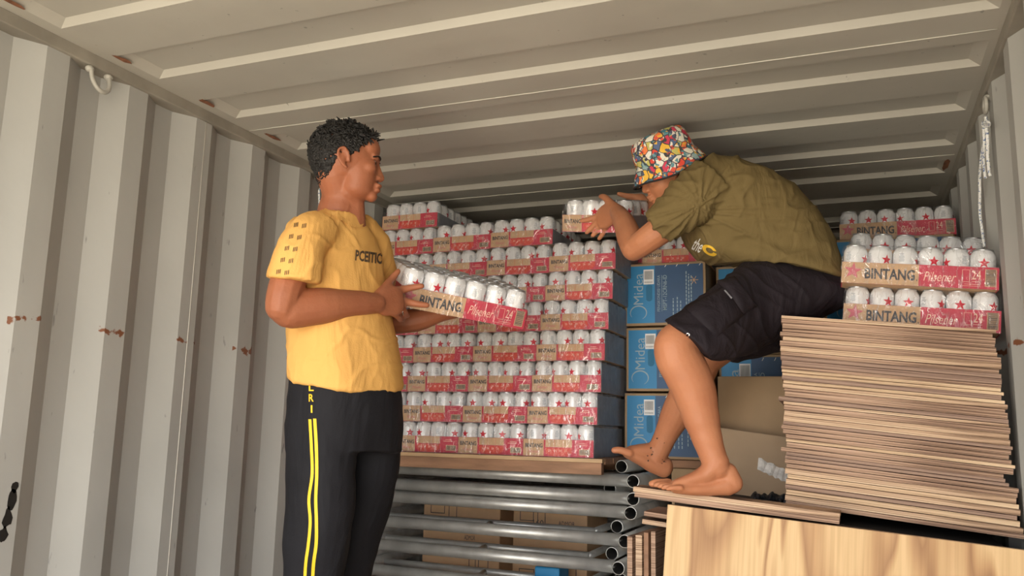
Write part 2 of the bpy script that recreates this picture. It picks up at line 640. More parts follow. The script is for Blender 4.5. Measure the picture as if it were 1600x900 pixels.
# top side rails
mb = MB(); mb.box((XL - 0.045, Y0, ZT - 0.030), (XL + 0.012, Y1, ZT + 0.008), M_RAIL, bev=0.004); struct(mb.build('trim_1'))
mb = MB(); mb.box((XR - 0.010, Y0, ZT - 0.030), (XR + 0.045, Y1, ZT + 0.008), M_RAIL, bev=0.004); struct(mb.build('trim_2'))
# weld seams: on the left wall and across the roof
mb = MB(); mb.tube([(XL + 0.001, 2.085, 0.0), (XL + 0.001, 2.085, 1.2), (XL + 0.001, 2.085, ZT - 0.03)], 0.0022, M_SEAM, 6); s_ = mb.build('weld_seam', wl)
for ys_ in (2.275, 3.30, 4.33):
    mb = MB(); mb.tube([(XL + 0.02, ys_, ZT + 0.004), (-0.8, ys_ + 0.004, ZT + 0.004), (XR - 0.02, ys_, ZT + 0.004)], 0.0016, M_SEAM, 6, smooth_path=6)
    mb.build('weld_seam', ceil)
# rust patches at trough ends
for i in range(5):
    yv = 2.34 - 0.3425 * 3 + 0.3425 * i
    for xa in (XL + 0.07,):
        mb = MB()
        n = 9
        c = V((xa - 0.01, yv + 0.02, ZT + 0.0045))
        mb.face([c + V((0.014 * math.cos(2 * PI * q / n) * random.uniform(.5, 1.2), 0.05 * math.sin(2 * PI * q / n) * random.uniform(.5, 1.1), 0)) for q in range(n)], M_RUST)
        mb.build('rust_patch', ceil)
mb = MB(); n = 11
c = V((XR - 0.038, 3.42, ZT + 0.0045))
mb.face([c + V((0.012 * math.cos(2 * PI * q / n) * random.uniform(.6, 1.2), 0.08 * math.sin(2 * PI * q / n) * random.uniform(.6, 1.1), 0)) for q in range(n)], M_RUST)
mb.build('rust_patch', ceil)
# grease marks low on the left wall
for (yc, zc_, r_) in ((1.535, CZ - 0.205, 0.022), (1.53, CZ - 0.245, 0.020), (1.525, CZ - 0.285, 0.016), (1.54, CZ - 0.17, 0.012)):
    mb = MB(); n = 12
    mb.face([V((XL + 0.0025, yc + 0.7 * r_ * math.cos(2 * PI * q / n) * random.uniform(.6, 1.3), zc_ + r_ * 1.3 * math.sin(2 * PI * q / n) * random.uniform(.7, 1.2))) for q in range(n)], M_TAR)
    mb.build('grease_mark', wl)
def torus_ring(name, c, R_, r, ax1, ax2, m_, label=None):
    mb = MB()
    ax1, ax2 = V(ax1), V(ax2)
    mb.tube([V(c) + ax1 * (R_ * math.cos(2 * PI * i / 24)) + ax2 * (R_ * math.sin(2 * PI * i / 24)) for i in range(25)], r, m_, 10, cap=False)
    return mb


M_LASH = mat('painted_ring', (0.46, 0.44, 0.39), 0.5, var=0.15, scale=30)
for i, (yc, lab) in enumerate(((1.645, 'painted steel lashing ring hanging under the roof rail at upper left'), (2.735, 'painted lashing ring behind the head of the man in yellow'))):
    t = thing('lashing_ring', lab, 'lashing ring', (XL + 0.012, yc, ZT - 0.055))
    mb = MB()
    pts = [(0.004, -0.030, 0.012)]
    for k in range(13):
        a = PI + PI * k / 12
        pts.append((0.008 + 0.012 * math.sin(PI * k / 12), 0.030 * math.cos(a), -0.006 + 0.040 * math.sin(a)))
    pts.append((0.004, 0.030, 0.012))
    mb.tube(pts, 0.0062, M_LASH, 10, 2)
    mb.build('ring', t)
    for sg in (-1, 1):
        mb = MB(); mb.blob((0, sg * 0.032, 0.012), (0.012, 0.013, 0.010), M_LASH, sub=2); mb.build('weld_lug', t)


def rope_mat():
    m, t, b = nodes_mat('white_rope')
    b.inputs['Roughness'].default_value = 0.8
    tc = t.nodes.new('ShaderNodeTexCoord')
    n = t.nodes.new('ShaderNodeTexNoise'); n.inputs['Scale'].default_value = 140
    r = t.nodes.new('ShaderNodeValToRGB')
    r.color_ramp.elements[0].position = 0.36; r.color_ramp.elements[0].color = (0.15, 0.22, 0.42, 1)
    r.color_ramp.elements[1].position = 0.44; r.color_ramp.elements[1].color = (0.84, 0.84, 0.82, 1)
    t.links.new(tc.outputs['Object'], n.inputs[0]); t.links.new(n.outputs[0], r.inputs[0]); t.links.new(r.outputs[0], b.inputs['Base Color'])
    return m


M_ROPE = rope_mat()


def rope(mb, pts, r=0.0045, tw=0.012):
    pts = [V(p) for p in pts]
    pts, _ = catmull(pts, [1] * len(pts), 8)
    # three twisted strands
    L_ = [0]
    for a, b in zip(pts[:-1], pts[1:]):
        L_.append(L_[-1] + (b - a).length)
    dense, dl = [], []
    N = max(12, int(L_[-1] / 0.0035))
    j = 0
    for i in range(N + 1):
        s = L_[-1] * i / N
        while j < len(L_) - 2 and L_[j + 1] < s:
            j += 1
        u = (s - L_[j]) / max(1e-6, L_[j + 1] - L_[j])
        dense.append(pts[j].lerp(pts[j + 1], min(1, u)))
        dl.append(s)
    for k in range(3):
        out = []
        for i, p in enumerate(dense):
            d = (dense[min(i + 1, N)] - dense[max(i - 1, 0)]).normalized()
            a0 = V((1, 0, 0)) if abs(d.x) < .9 else V((0, 1, 0))
            u = (a0 - d * a0.dot(d)).normalized()
            v = d.cross(u)
            ang = dl[i] / tw * 2 * PI / 1.6 + k * 2 * PI / 3
            out.append(p + u * (r * .5 * math.cos(ang)) + v * (r * .5 * math.sin(ang)))
        mb.tube(out, r * .55, M_ROPE, 6)


t = thing('rope', 'white twisted rope knotted to a ring high on the right wall, hanging down', 'rope', (XR - 0.02, 2.58, ZT - 0.1))
bx = XR - 0.018
base = V((XR - 0.02, 2.58, ZT - 0.1))


def rp_(pts, name):
    mb = MB()
    rope(mb, [V(p) - base for p in pts])
    return mb.build(name, t)


def pr(x, y, dx=0.0):
    d = P(x, y, 1.0) - CAMP_
    q = CAMP_ + d * ((bx + dx) / d.x)
    return q


CAMP_ = V((0, 0, CZ))
rp_([pr(1540, 182), pr(1541, 210), pr(1534, 240), pr(1531, 275), pr(1531, 300), pr(1531, 330), pr(1534, 355), pr(1538, 385)], 'long_strand')
rp_([pr(1540, 190, -.004), pr(1543, 215, -.004), pr(1543, 240, -.004), pr(1545, 262, -.004), pr(1547, 274, -.004)], 'short_strand')
rp_([pr(1537, 200, -.006), pr(1538, 225, -.006), pr(1537, 250, -.004), pr(1540, 278, -.004)], 'short_strand')
rp_([pr(1537, 192, -.008), pr(1544, 190, -.008), pr(1545, 196, -.003), pr(1537, 197, -.008), pr(1536, 191, -.006)], 'knot')
t2 = thing('lashing_ring', 'small lashing ring under the right roof rail, holding the rope', 'lashing ring', (XR - 0.012, 2.60, ZT - 0.075))
mb = MB()
mb.tube([(0, 0.022 * math.cos(2 * PI * i / 20), 0.022 * math.sin(2 * PI * i / 20)) for i in range(21)], 0.005, M_LASH, 8, cap=False)
mb.build('ring', t2)
mb = MB(); mb.blob((0.006, 0, 0.022), (0.010, 0.014, 0.009), M_LASH); mb.build('weld_lug', t2)
t = thing('rope', 'short white rope end hanging behind the neck of the man in yellow', 'rope', (XL + 0.03, 2.73, ZT - 0.12))
base = V(t.location)
q = PY(499, 296, 2.72); q2 = PY(499, 316, 2.72); q0 = V((XL + .025, 2.735, ZT - .1))
rp_([q0, q, q2, q2 - V((0, 0, .03))], 'strand')


# ------------------------------------------------------------------ trays of cans
def star_on_can(mb, ang, zc, size, r):
    bm2 = bmesh.new()
    pts = star_pts(size)
    c = bm2.verts.new((0, 0, 0))
    vs = [bm2.verts.new(p) for p in pts]
    for i in range(10):
        bm2.faces.new((c, vs[i], vs[(i + 1) % 10]))
    bmesh.ops.subdivide_edges(bm2, edges=bm2.edges[:], cuts=2, use_grid_fill=True)
    bmesh.ops.triangulate(bm2, faces=bm2.faces[:])
    mp = {}
    for v in bm2.verts:
        a = ang + v.co.x / r
        mp[v.index if False else v] = mb.bm.verts.new(((r + 0.0004) * math.cos(a), (r + 0.0004) * math.sin(a), zc + v.co.y))
    k = mb.mi(M_STAR)
    for f in bm2.faces:
        nf = mb.bm.faces.new([mp[v] for v in f.verts])
        nf.material_index = k
        nf.smooth = True
    bm2.free()


def can_mesh():
    mb = MB()
    R_ = 0.0328
    prof = [(0.024, 0.0), (0.026, 0.001), (0.0315, 0.006), (R_, 0.010), (R_, 0.050), (R_, 0.095), (0.0320, 0.099), (0.0300, 0.1035), (0.0272, 0.1085), (0.0262, 0.1100)]
    mb.lathe(prof, M_CAN, 24, cap=False)
    rim = [(0.0262, 0.1100), (0.0272, 0.1115), (0.0272, 0.1140), (0.0262, 0.1150), (0.0250, 0.1145), (0.0246, 0.1090), (0.0200, 0.1085), (0.004, 0.1085)]
    mb.lathe(rim, M_RIM, 24, cap=True)
    for a in (0, PI):
        star_on_can(mb, a, 0.072, 0.0155, R_)
    k = mb.mi(M_FINE)
    for a0 in (PI / 2, 3 * PI / 2):
        for i, hw in enumerate((0.006, 0.0045, 0.007, 0.0075, 0.006, 0.0078, 0.0068)):
            z = 0.090 - i * 0.0036
            n = 4
            vs = []
            for j in range(n + 1):
                a = a0 + (j / n * 2 - 1) * hw / R_
                vs.append((mb.bm.verts.new(((R_ + .0003) * math.cos(a), (R_ + .0003) * math.sin(a), z)), mb.bm.verts.new(((R_ + .0003) * math.cos(a), (R_ + .0003) * math.sin(a), z + 0.0018))))
            for j in range(n):
                f = mb.bm.faces.new((vs[j][0], vs[j + 1][0], vs[j + 1][1], vs[j][1]))
                f.material_index = k
    return mb.mesh('can')


CAN = can_mesh()
TH = 0.062          # tray wall height


G_BRAND = fit_text('BINTANG', 1, 1, bold=0.032)
G_PILS = fit_text('Pilsener', 1, 1, shear=0.35, bold=-0.004)
G_24 = fit_text('24', 1, 1)


def TM(o, ux, uy, sx, sy):
    """matrix mapping unit text to origin o, axes ux (scaled sx), uy (scaled sy)"""
    ux, uy = V(ux), V(uy)
    n = ux.cross(uy)
    M = Matrix((ux * sx, uy * sy, n)).transposed().to_4x4()
    M.translation = V(o)
    return M


def face_frame(mb, o, ux, L_, off, items):
    """items drawn on a vertical face starting at o going ux, z up. item: (kind, args)"""
    ux = V(ux)
    n = ux.cross(V((0, 0, 1)))

    def q(x, z, d):
        return V(o) + ux * x + V((0, 0, z)) + n * d

    def rect(x0, z0, x1, z1, m, d):
        mb.face([q(x0, z0, d), q(x1, z0, d), q(x1, z1, d), q(x0, z1, d)], m)
    for it in items:
        if it[0] == 'r':
            _, x0, z0, x1, z1, m, d = it
            rect(x0, z0, x1, z1, m, d)
        elif it[0] == 't':
            _, g, x0, z0, ww, hh, m, d = it
            put_text(mb, g, TM(q(x0, z0, d), ux, V((0, 0, 1)), ww, hh), m)
        elif it[0] == 's':
            _, x0, z0, r, m, d = it
            pts = star_pts(r, rot=0.1)
            c = mb.bm.verts.new(q(x0, z0, d))
            vs = [mb.bm.verts.new(q(x0 + p.x, z0 + p.y, d)) for p in pts]
            for i in range(10):
                f = mb.bm.faces.new((c, vs[i], vs[(i + 1) % 10]))
                f.material_index = mb.mi(m)
        elif it[0] == 'b':      # barcode
            _, x0, z0, x1, z1, m, d, vert = it
            rect(x0, z0, x1, z1, M_KRAFT, d)
            rnd = random.Random(3)
            if vert:
                z = z0 + 0.002
                while z < z1 - 0.002:
                    t = rnd.choice((0.0008, 0.0014, 0.002))
                    rect(x0 + 0.002, z, x1 - 0.002, min(z + t, z1 - .001), m, d + 0.0002)
                    z += t + rnd.choice((0.0008, 0.0014))
            else:
                x = x0 + 0.002
                while x < x1 - 0.002:
                    t = rnd.choice((0.0008, 0.0014, 0.002))
                    rect(x, z0 + 0.002, min(x + t, x1 - .001), z1 - 0.002, m, d + 0.0002)
                    x += t + rnd.choice((0.0008, 0.0014))


def tray_box(mb, W, D, mfront, mleft, mright, HS=None):
    t = 0.0025
    H = TH
    for lo, hi, m in (((0, 0, 0), (W, t, H), mfront), ((0, D - t, 0), (W, D, H), mfront), ((0, t, 0), (t, D - t, H), mleft), ((W - t, t, 0), (W, D - t, HS or H), mright), ((t, t, 0), (W - t, D - t, 0.002), M_KRAFT)):
        mb.box(lo, hi, m)


def short_graphics(L_):
    e = 0.0006
    H = TH
    it = [('r', 0.001, 0.0, 0.30 * L_, H - .0005, M_KRAFT, e),
          ('t', G_BRAND, 0.009, 0.031, 0.068, 0.0155, M_INK, e * 2),
          ('t', G_PILS, 0.022, 0.012, 0.042, 0.011, M_PINK, e * 2),
          ('r', 0.325 * L_, 0.034, 0.70 * L_, H - 0.0005, M_KRAFT, e),
          ('r', 0.325 * L_, 0.013, 0.70 * L_, 0.0315, M_RED2, e)]
    # rounded bottom of the window
    for i in range(5):
        it.append(('r', (0.325 + 0.012 * (i + 1)) * L_, 0.013 - 0.0022 * (i + 1), (0.70 - 0.012 * (i + 1)) * L_, 0.013 - 0.0022 * i, M_RED2, e))
    for fx in (0.45, 0.575):
        it.append(('r', fx * L_, 0.034, fx * L_ + 0.0009, H - 0.0005, M_RED2, e * 1.6))
    for i in range(4):
        it.append(('t', G_24, (0.37 + i * 0.075) * L_, 0.018, 0.009, 0.008, M_CREAM, e * 2))
    it.append(('b', 0.80 * L_, 0.008, 0.955 * L_, 0.029, M_INK, e, False))
    it.append(('r', 0.76 * L_, 0.043, 0.90 * L_, 0.0445, M_CREAM, e))
    it.append(('r', 0.79 * L_, 0.049, 0.88 * L_, 0.0505, M_CREAM, e))
    it.append(('r', 0.0, 0.0, L_, 0.0016, M_PINK, e * 2))
    return it


def long_graphics(L_):
    e = 0.0006
    H = TH
    it = [('r', 0.0, 0.0, 0.505 * L_, H - .0004, M_KRAFT, e),
          ('s', 0.075 * L_, 0.036, 0.025, M_PINK, e * 2),
          ('t', G_BRAND, 0.155 * L_, 0.014, 0.325 * L_, 0.032, M_INK, e * 2),
          ('t', G_PILS, 0.535 * L_, 0.016, 0.205 * L_, 0.027, M_CREAM, e),
          ('t', G_24, 0.835 * L_, 0.026, 0.055 * L_, 0.026, M_CREAM, e),
          ('r', 0.490 * L_, 0.014, 0.496 * L_, 0.018, M_INK, e * 2),
          ('b', 0.915 * L_, 0.007, 0.985 * L_, 0.056, M_INK, e, True)]
    x0, x1, z0, z1 = 0.775 * L_, 0.822 * L_, 0.018, 0.052
    t = 0.0009
    it += [('r', x0, z0, x1, z0 + t, M_CREAM, e), ('r', x0, z1, x1, z1 + t, M_CREAM, e), ('r', x0, z0, x0 + t, z1, M_CREAM, e), ('r', x1 - t, z0, x1, z1, M_CREAM, e)]
    it += [('r', 0.79 * L_, 0.0115, 0.89 * L_, 0.0125, M_CREAM, e), ('r', 0.835 * L_, 0.0195, 0.888 * L_, 0.0207, M_CREAM, e), ('r', 0.76 * L_, 0.0065, 0.89 * L_, 0.0073, M_CREAM, e)]
    return it


def tray_short(HS=None):
    mb = MB()
    tray_box(mb, 0.27, 0.405, M_RED, M_KRAFT, M_SLATE, HS)
    face_frame(mb, (0, 0, 0), (1, 0, 0), 0.27, 0, short_graphics(0.27))
    return mb.mesh('tray')


def tray_long():
    mb = MB()
    tray_box(mb, 0.405, 0.27, M_RED, M_RED, M_RED)
    face_frame(mb, (0, 0, 0), (1, 0, 0), 0.405, 0, long_graphics(0.405))
    face_frame(mb, (0, 0.27, 0), (0, -1, 0), 0.27, 0, short_graphics(0.27))
    face_frame(mb, (0.405, 0, 0), (0, 1, 0), 0.27, 0, short_graphics(0.27))
    return mb.mesh('tray')


def wrap_mesh(W, D, seed):
    """loose clear film over the whole tray"""
    mb = MB()
    nx, ny = int(W / 0.0225), int(D / 0.0225)
    top = 0.1165
    zl = [-0.0015, 0.012, 0.030, 0.048, 0.064, 0.082, 0.098, 0.110]
    g = 0.0022

    def wob(p, a):
        return noise.noise(V((p[0] * 28 + seed, p[1] * 28, p[2] * 40))) * a
    rings = []

    def perim(ins, z, amp):
        pts = []
        for i in range(nx):
            pts.append((-g + ins + (W + 2 * g - 2 * ins) * i / nx, -g + ins, z, 0, -1))
        for i in range(ny):
            pts.append((W + g - ins, -g + ins + (D + 2 * g - 2 * ins) * i / ny, z, 1, 0))
        for i in range(nx):
            pts.append((W + g - ins - (W + 2 * g - 2 * ins) * i / nx, D + g - ins, z, 0, 1))
        for i in range(ny):
            pts.append((-g + ins, D + g - ins - (D + 2 * g - 2 * ins) * i / ny, z, -1, 0))
        out = []
        for x, y, z_, a, b in pts:
            k = wob((x, y, z_), amp)
            # pulled in between cans above the tray
            out.append(V((x + a * k, y + b * k, z_ + (wob((y, x, z_), amp * 0.5) if 0.01 < z_ else 0))))
        return out
    for z in zl:
        rings.append(perim(0.0 if z < 0.07 else 0.0015 if z < .1 else 0.004, z, 0.0022))
    rings.append(perim(0.012, top, 0.001))
    vr = mb.rings(rings, M_FILM, cap=False)
    # top sheet
    f = mb.bm.faces.new(vr[-1])
    f.material_index = 0
    f.smooth = True
    return mb.mesh('shrink_wrap')


TRAY_S, TRAY_L, TRAY_H = tray_short(), tray_long(), tray_short(0.106)
WRAP_S = [wrap_mesh(0.27, 0.405, s) for s in (1, 9, 23)]
WRAP_L = [wrap_mesh(0.405, 0.27, s) for s in (4, 17)]
rc = random.Random(11)


def case(loc, rot, label, long_=False, full=False, group=None, angs=None, tall=False):
    t = thing('can_tray', label, 'tray of cans', loc, rot, group)
    link('tray', TRAY_L if long_ else (TRAY_H if tall else TRAY_S), t)
    nx, ny = (6, 4) if long_ else (4, 6)
    W, D = (0.405, 0.27) if long_ else (0.27, 0.405)
    for i in range(nx):
        for j in range(ny):
            if not full and 0 < i < nx - 1 and j > 0:
                continue
            a = rc.choice((-PI / 2, -PI / 2, PI / 2, 0)) + rc.uniform(-0.9, 0.9)
            if angs and j == 0:
                a = -PI / 2 + angs[i]
            c = link('can', CAN, t)
            px, py = (W - 0.005) / nx, (D - 0.005) / ny
            c.matrix_basis = Matrix.Translation((0.0025 + px * (i + .5), 0.0025 + py * (j + .5), 0.0022)) @ Matrix.Rotation(a, 4, 'Z')
    link('shrink_wrap', rc.choice(WRAP_L if long_ else WRAP_S), t)
    return t


ROWN = ['bottom row', 'second row up', 'third row up', 'fourth row up', 'fifth row up', 'sixth row up', 'seventh row up', 'eighth row up', 'ninth row up']
COLN = ['right column beside the blue cartons', 'second column from the right', 'third column from the right', 'leftmost column']
GW = 'can trays stacked in the wall on the pallet'
PITCH = 0.118
HTS = [7, 8, 8, 9]
for ci in range(4):
    for k in range(HTS[ci]):
        xr = -0.877 + 0.008 * k - 0.2725 * ci
        yf = min(3.09, 2.955 + 0.02 * k) + 0.012 * ci + rc.uniform(-0.006, 0.006)
        z = CZ - 0.095 + PITCH * k
        if k == 0 and ci == 3:
            xr += 0.003
        full = k == HTS[ci] - 1 and ci > 0
        case((xr - 0.27, yf, z), (0, 0, rc.uniform(-0.012, 0.012)), 'wrapped tray of cans on the pallet, %s, %s' % (COLN[ci], ROWN[k]), full=full, group=GW, tall=ci == 0)
# two trays on top of the blue cartons
c0 = PY(1108, 410, 3.33)
ztop = CZ + 0.672
case((c0.x - 0.27, 3.33, ztop), (0, 0, 0.02), 'wrapped tray of white cans on the blue cartons under the bending man, right one', full=True, group='can trays on the blue cartons')
case((c0.x - 0.27 - 0.275, 3.42, ztop - 0.0), (0, 0, -0.01), 'wrapped tray of white cans behind the elbow of the bending man', full=True, group='can trays on the blue cartons')
T5 = math.radians(5.3)
case((-0.0272, 2.64, CZ + 0.327), (math.radians(-2), T5, math.radians(-0.5)), 'wrapped tray of white cans lying directly on the plywood stack at right', True, True, 'can trays on the plywood stack', angs=[1.2, 0.55, 0.1, 0.75, 0.05, 0.6])
case((-0.0264, 2.61, CZ + 0.4455), (math.radians(-1.5), T5, math.radians(1.5)), 'wrapped tray of white cans on top of another on the plywood stack, brightest lettering', True, True, 'can trays on the plywood stack', angs=[0.95, 0.55, -1.9, 0.2, -1.0, -0.05])
case((0.004, 2.925, CZ + 0.3120), (0, T5, math.radians(2)), 'tray of cans hidden behind the front trays on the plywood stack, lower', True, False, 'can trays on the plywood stack')
case((0.004, 2.925, CZ + 0.4310), (0, T5, math.radians(2)), 'tray of cans hidden behind the front trays on the plywood stack, middle', True, False, 'can trays on the plywood stack')
case((-0.004, 2.925, CZ + 0.5500), (0, T5, math.radians(4)), 'tray of white cans just behind the top front tray at right, only its cans showing', True, True, 'can trays on the plywood stack', angs=[-1.9, 0.1, 0.0, 0.7, -0.5, -0.4])
case((-0.0328, 3.45, CZ + 0.757), (math.radians(-3), 0.010, 0), 'tray of white cans furthest back at right, highest, close to the right wall', True, True, angs=[0.3, 0.1, -0.2, -0.6, 0.1, -1.7])

# ------------------------------------------------------------------ pallet and scaffold frames
t = thing('pallet', 'low brown timber pallet edge under the wall of can trays, on the steel frames', 'pallet', (-1.94, 2.93, CZ - 0.152))
mb = MB(); mb.box((0, 0, 0), (1.10, 0.03, 0.042), M_TIMBER, bev=0.002); mb.build('front_rail', t)
for i in range(5):
    mb = MB(); mb.box((0.0, 0.035 + i * 0.11, 0.036), (1.105, 0.035 + i * 0.11 + 0.095, 0.0555), M_TIMBER, bev=0.001); mb.build('deck_board', t)
mb = MB(); mb.box((-0.005, -0.008, 0.042), (1.105, 0.03, 0.0555), M_TIMBER_L, bev=0.001); mb.build('edge_board', t)
mb = MB(); mb.box((0.0, 0.45, 0), (1.10, 0.49, 0.036), M_TIMBER); mb.build('rear_rail', t)

RP = 0.0238
FR = [  # (end circle px, depth of leg end Y, reversed)
    (989, 752, 3.03, False), (989, 780, 3.03, False), (985, 802, 3.03, False), (964, 823, 3.10, True), (976, 846, 3.03, False), (956, 865, 3.10, True), (966, 888, 3.03, False)]
zprev = None
frames = []
FN = ['topmost', 'second from the top', 'third from the top', 'fourth from the top, set back', 'fifth from the top', 'sixth from the top, set back', 'seventh from the top', 'eighth from the top, set back', 'ninth from the top']
zs_ = []
z = CZ - 0.176
lst = []
for (px, py, Y, rev) in FR:
    p = PY(px, py, Y)
    lst.append((p.x, Y, rev, p.z))
x_last, z_last = lst[-1][0], lst[-1][3]
lst.append((x_last - 0.01, 3.10, True, z_last - 0.049))
lst.append((x_last - 0.0, 3.03, False, z_last - 0.098))
for i, (x, Y, rev, z) in enumerate(lst):
    t = thing('scaffold_frame', 'galvanised tube frame in the pile under the pallet, %s' % FN[i], 'scaffold frame', (x, Y, z), group='steel tube frames under the pallet')
    xl = XL + 0.05 - x
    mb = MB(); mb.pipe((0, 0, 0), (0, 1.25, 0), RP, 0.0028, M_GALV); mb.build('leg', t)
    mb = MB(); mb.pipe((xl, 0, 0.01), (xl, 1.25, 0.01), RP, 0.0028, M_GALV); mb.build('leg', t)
    y1 = 1.15 if rev else 0.030
    mb = MB(); mb.tube([(-RP * 0.86, y1, 0), (xl + RP, y1, 0.010)], RP * 0.96, M_GALV, 20); mb.build('crossbar', t)
    if not rev:
        mb = MB(); mb.tube([(-0.18, 0.24, 0), (xl + .01, 0.24, 0.008)], RP * 0.60, M_GALV, 14); mb.build('inner_rail', t)
        mb = MB(); mb.tube([(-0.18, 0.24, 0), (-0.18, 1.1, 0)], RP * 0.60, M_GALV, 14); mb.build('inner_rail', t)
        mb = MB(); mb.tube([(-0.62, 0.05, 0), (-0.60, 0.15, 0.0), (-0.62, 0.24, 0.0)], RP * 0.6, M_GALV, 10); mb.build('strut', t)
        mb = MB(); mb.blob((0.0, y1 + 0.13, RP), (0.003, 0.003, 0.002), M_WHITE, sub=1); mb.build('locking_pin', t)
    frames.append(t)
# two loose tubes on top of the pile at its right end
for (px, py, Y, lab) in ((971, 729, 3.10, 'short steel tube lying on the frames beside the pallet, open end to the front'), (953, 763, 3.12, 'steel tube tucked under the top frame, only its open end showing')):
    p = PY(px, py, Y)
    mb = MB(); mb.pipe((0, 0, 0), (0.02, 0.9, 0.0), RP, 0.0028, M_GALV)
    o = mb.build('steel_tube'); o.location = p
    tag(o, lab, 'steel tube')
# bearers that carry the frames (hidden low down)
for i, xx in enumerate((-1.85, -0.86)):
    mb = MB(); mb.box((xx - 0.07, 3.04, 0.0), (xx + 0.07, 3.28, lst[-1][3] - RP), M_TIMBER, bev=0.004)
    o = mb.build('timber_bearer'); tag(o, 'timber bearer carrying the pile of steel frames, %s' % ('left, behind the man in yellow' if i == 0 else 'right, below the open tube ends'), 'timber')


# printed cartons behind the frames
def carton(name, label, loc, dims, rot=(0, 0, 0), m=None, decor=None, cat='carton', group=None, tape=None):
    t = thing(name, label, cat, loc, rot, group)
    W, D, H = dims
    mb = MB(); mb.box((0, 0, 0), (W, D, H), m or M_KRAFT2, bev=0.004)
    mb.build('box_body', t)
    if decor:
        decor(t, W, D, H)
    return t


def frect(mb, x0, z0, x1, z1, m, d=0.0012):
    mb.face([(x0, -d, z0), (x1, -d, z0), (x1, -d, z1), (x0, -d, z1)], m)


def print_marks(txts):
    def f(t, W, D, H):
        mb = MB()
        rnd = random.Random(len(txts) + int(W * 100))
        def line(a, b, w_=0.003):
            frect(mb, min(a[0], b[0]) - w_ / 2, min(a[1], b[1]) - w_ / 2, max(a[0], b[0]) + w_ / 2, max(a[1], b[1]) + w_ / 2, M_INK)
        for (x0, z0, x1, z1) in ((.10, .78, .28, .95), (.34, .72, .44, .95), (.10, .10, .30, .16), (.62, .12, .70, .30), (.74, .12, .86, .30), (.55, .62, .72, .74)):
            a, b, c, d = x0 * W, z0 * H, x1 * W, z1 * H
            line((a, b), (c, b)); line((a, d), (c, d)); line((a, b), (a, d)); line((c, b), (c, d))
        for tx, x, z, w_, h_ in txts:
            put_text(mb, fit_text(tx, w_, h_), TM((x * W, -0.0014, z * H), (1, 0, 0), (0, 0, 1), 1, 1), M_INK)
        frect(mb, W * .50, 0, W * .53, H, M_WHITE if False else M_KRAFT, 0.001)
        mb.build('printed_marks', t)
        for xx in (0.0, W):
            pass
    return f


a = PY(662, 888, 3.37); b_ = PY(785, 795, 3.37)
carton('carton', 'brown printed carton seen through the steel tubes, left one', (a.x, 3.35, a.z - 0.05), (0.36, 0.30, b_.z - a.z + 0.10), (0, 0, 0), M_KRAFT, print_marks([('ADMOR', .55, .5, .05, .02), ('LOT 28', .55, .35, .06, .016)]), group='printed cartons behind the steel tubes')
a = PY(800, 895, 3.35)
carton('carton', 'brown printed carton seen through the steel tubes, right one with 160', (a.x, 3.35, a.z - 0.03), (0.32, 0.30, b_.z - a.z + 0.06), (0, 0, 0), M_KRAFT, print_marks([('160', .28, .72, .045, .024), ('ADMOR', .62, .74, .07, .018), ('LOT', .64, .60, .05, .014)]), group='printed cartons behind the steel tubes')
zb = PY(800, 895, 3.35).z - 0.08
mb = MB(); mb.box((-1.86, 3.30, 0), (-1.02, 3.72, zb), M_KRAFT2, bev=0.004)
tag(mb.build('carton'), 'large plain carton low behind the tubes, carrying the printed cartons', 'carton')
mb = MB(); mb.box((0, 0, 0), (0.10, 0.12, 0.05), M_BLUE, bev=0.006)
o = mb.build('blue_tub'); o.location = PY(835, 893, 3.15) - V((0, 0, 0.03)); tag(o, 'small bright blue corner of a package low between the steel tubes', 'package')

# ------------------------------------------------------------------ air conditioner cartons
G_MID = fit_text('Midea', 1, 1, bold=0.0)
G_L1 = fit_text('PENGKONDISI UDARA', 1, 1)
G_L2 = fit_text('MSPT-12CRN6-ID', 1, 1, bold=0.006)


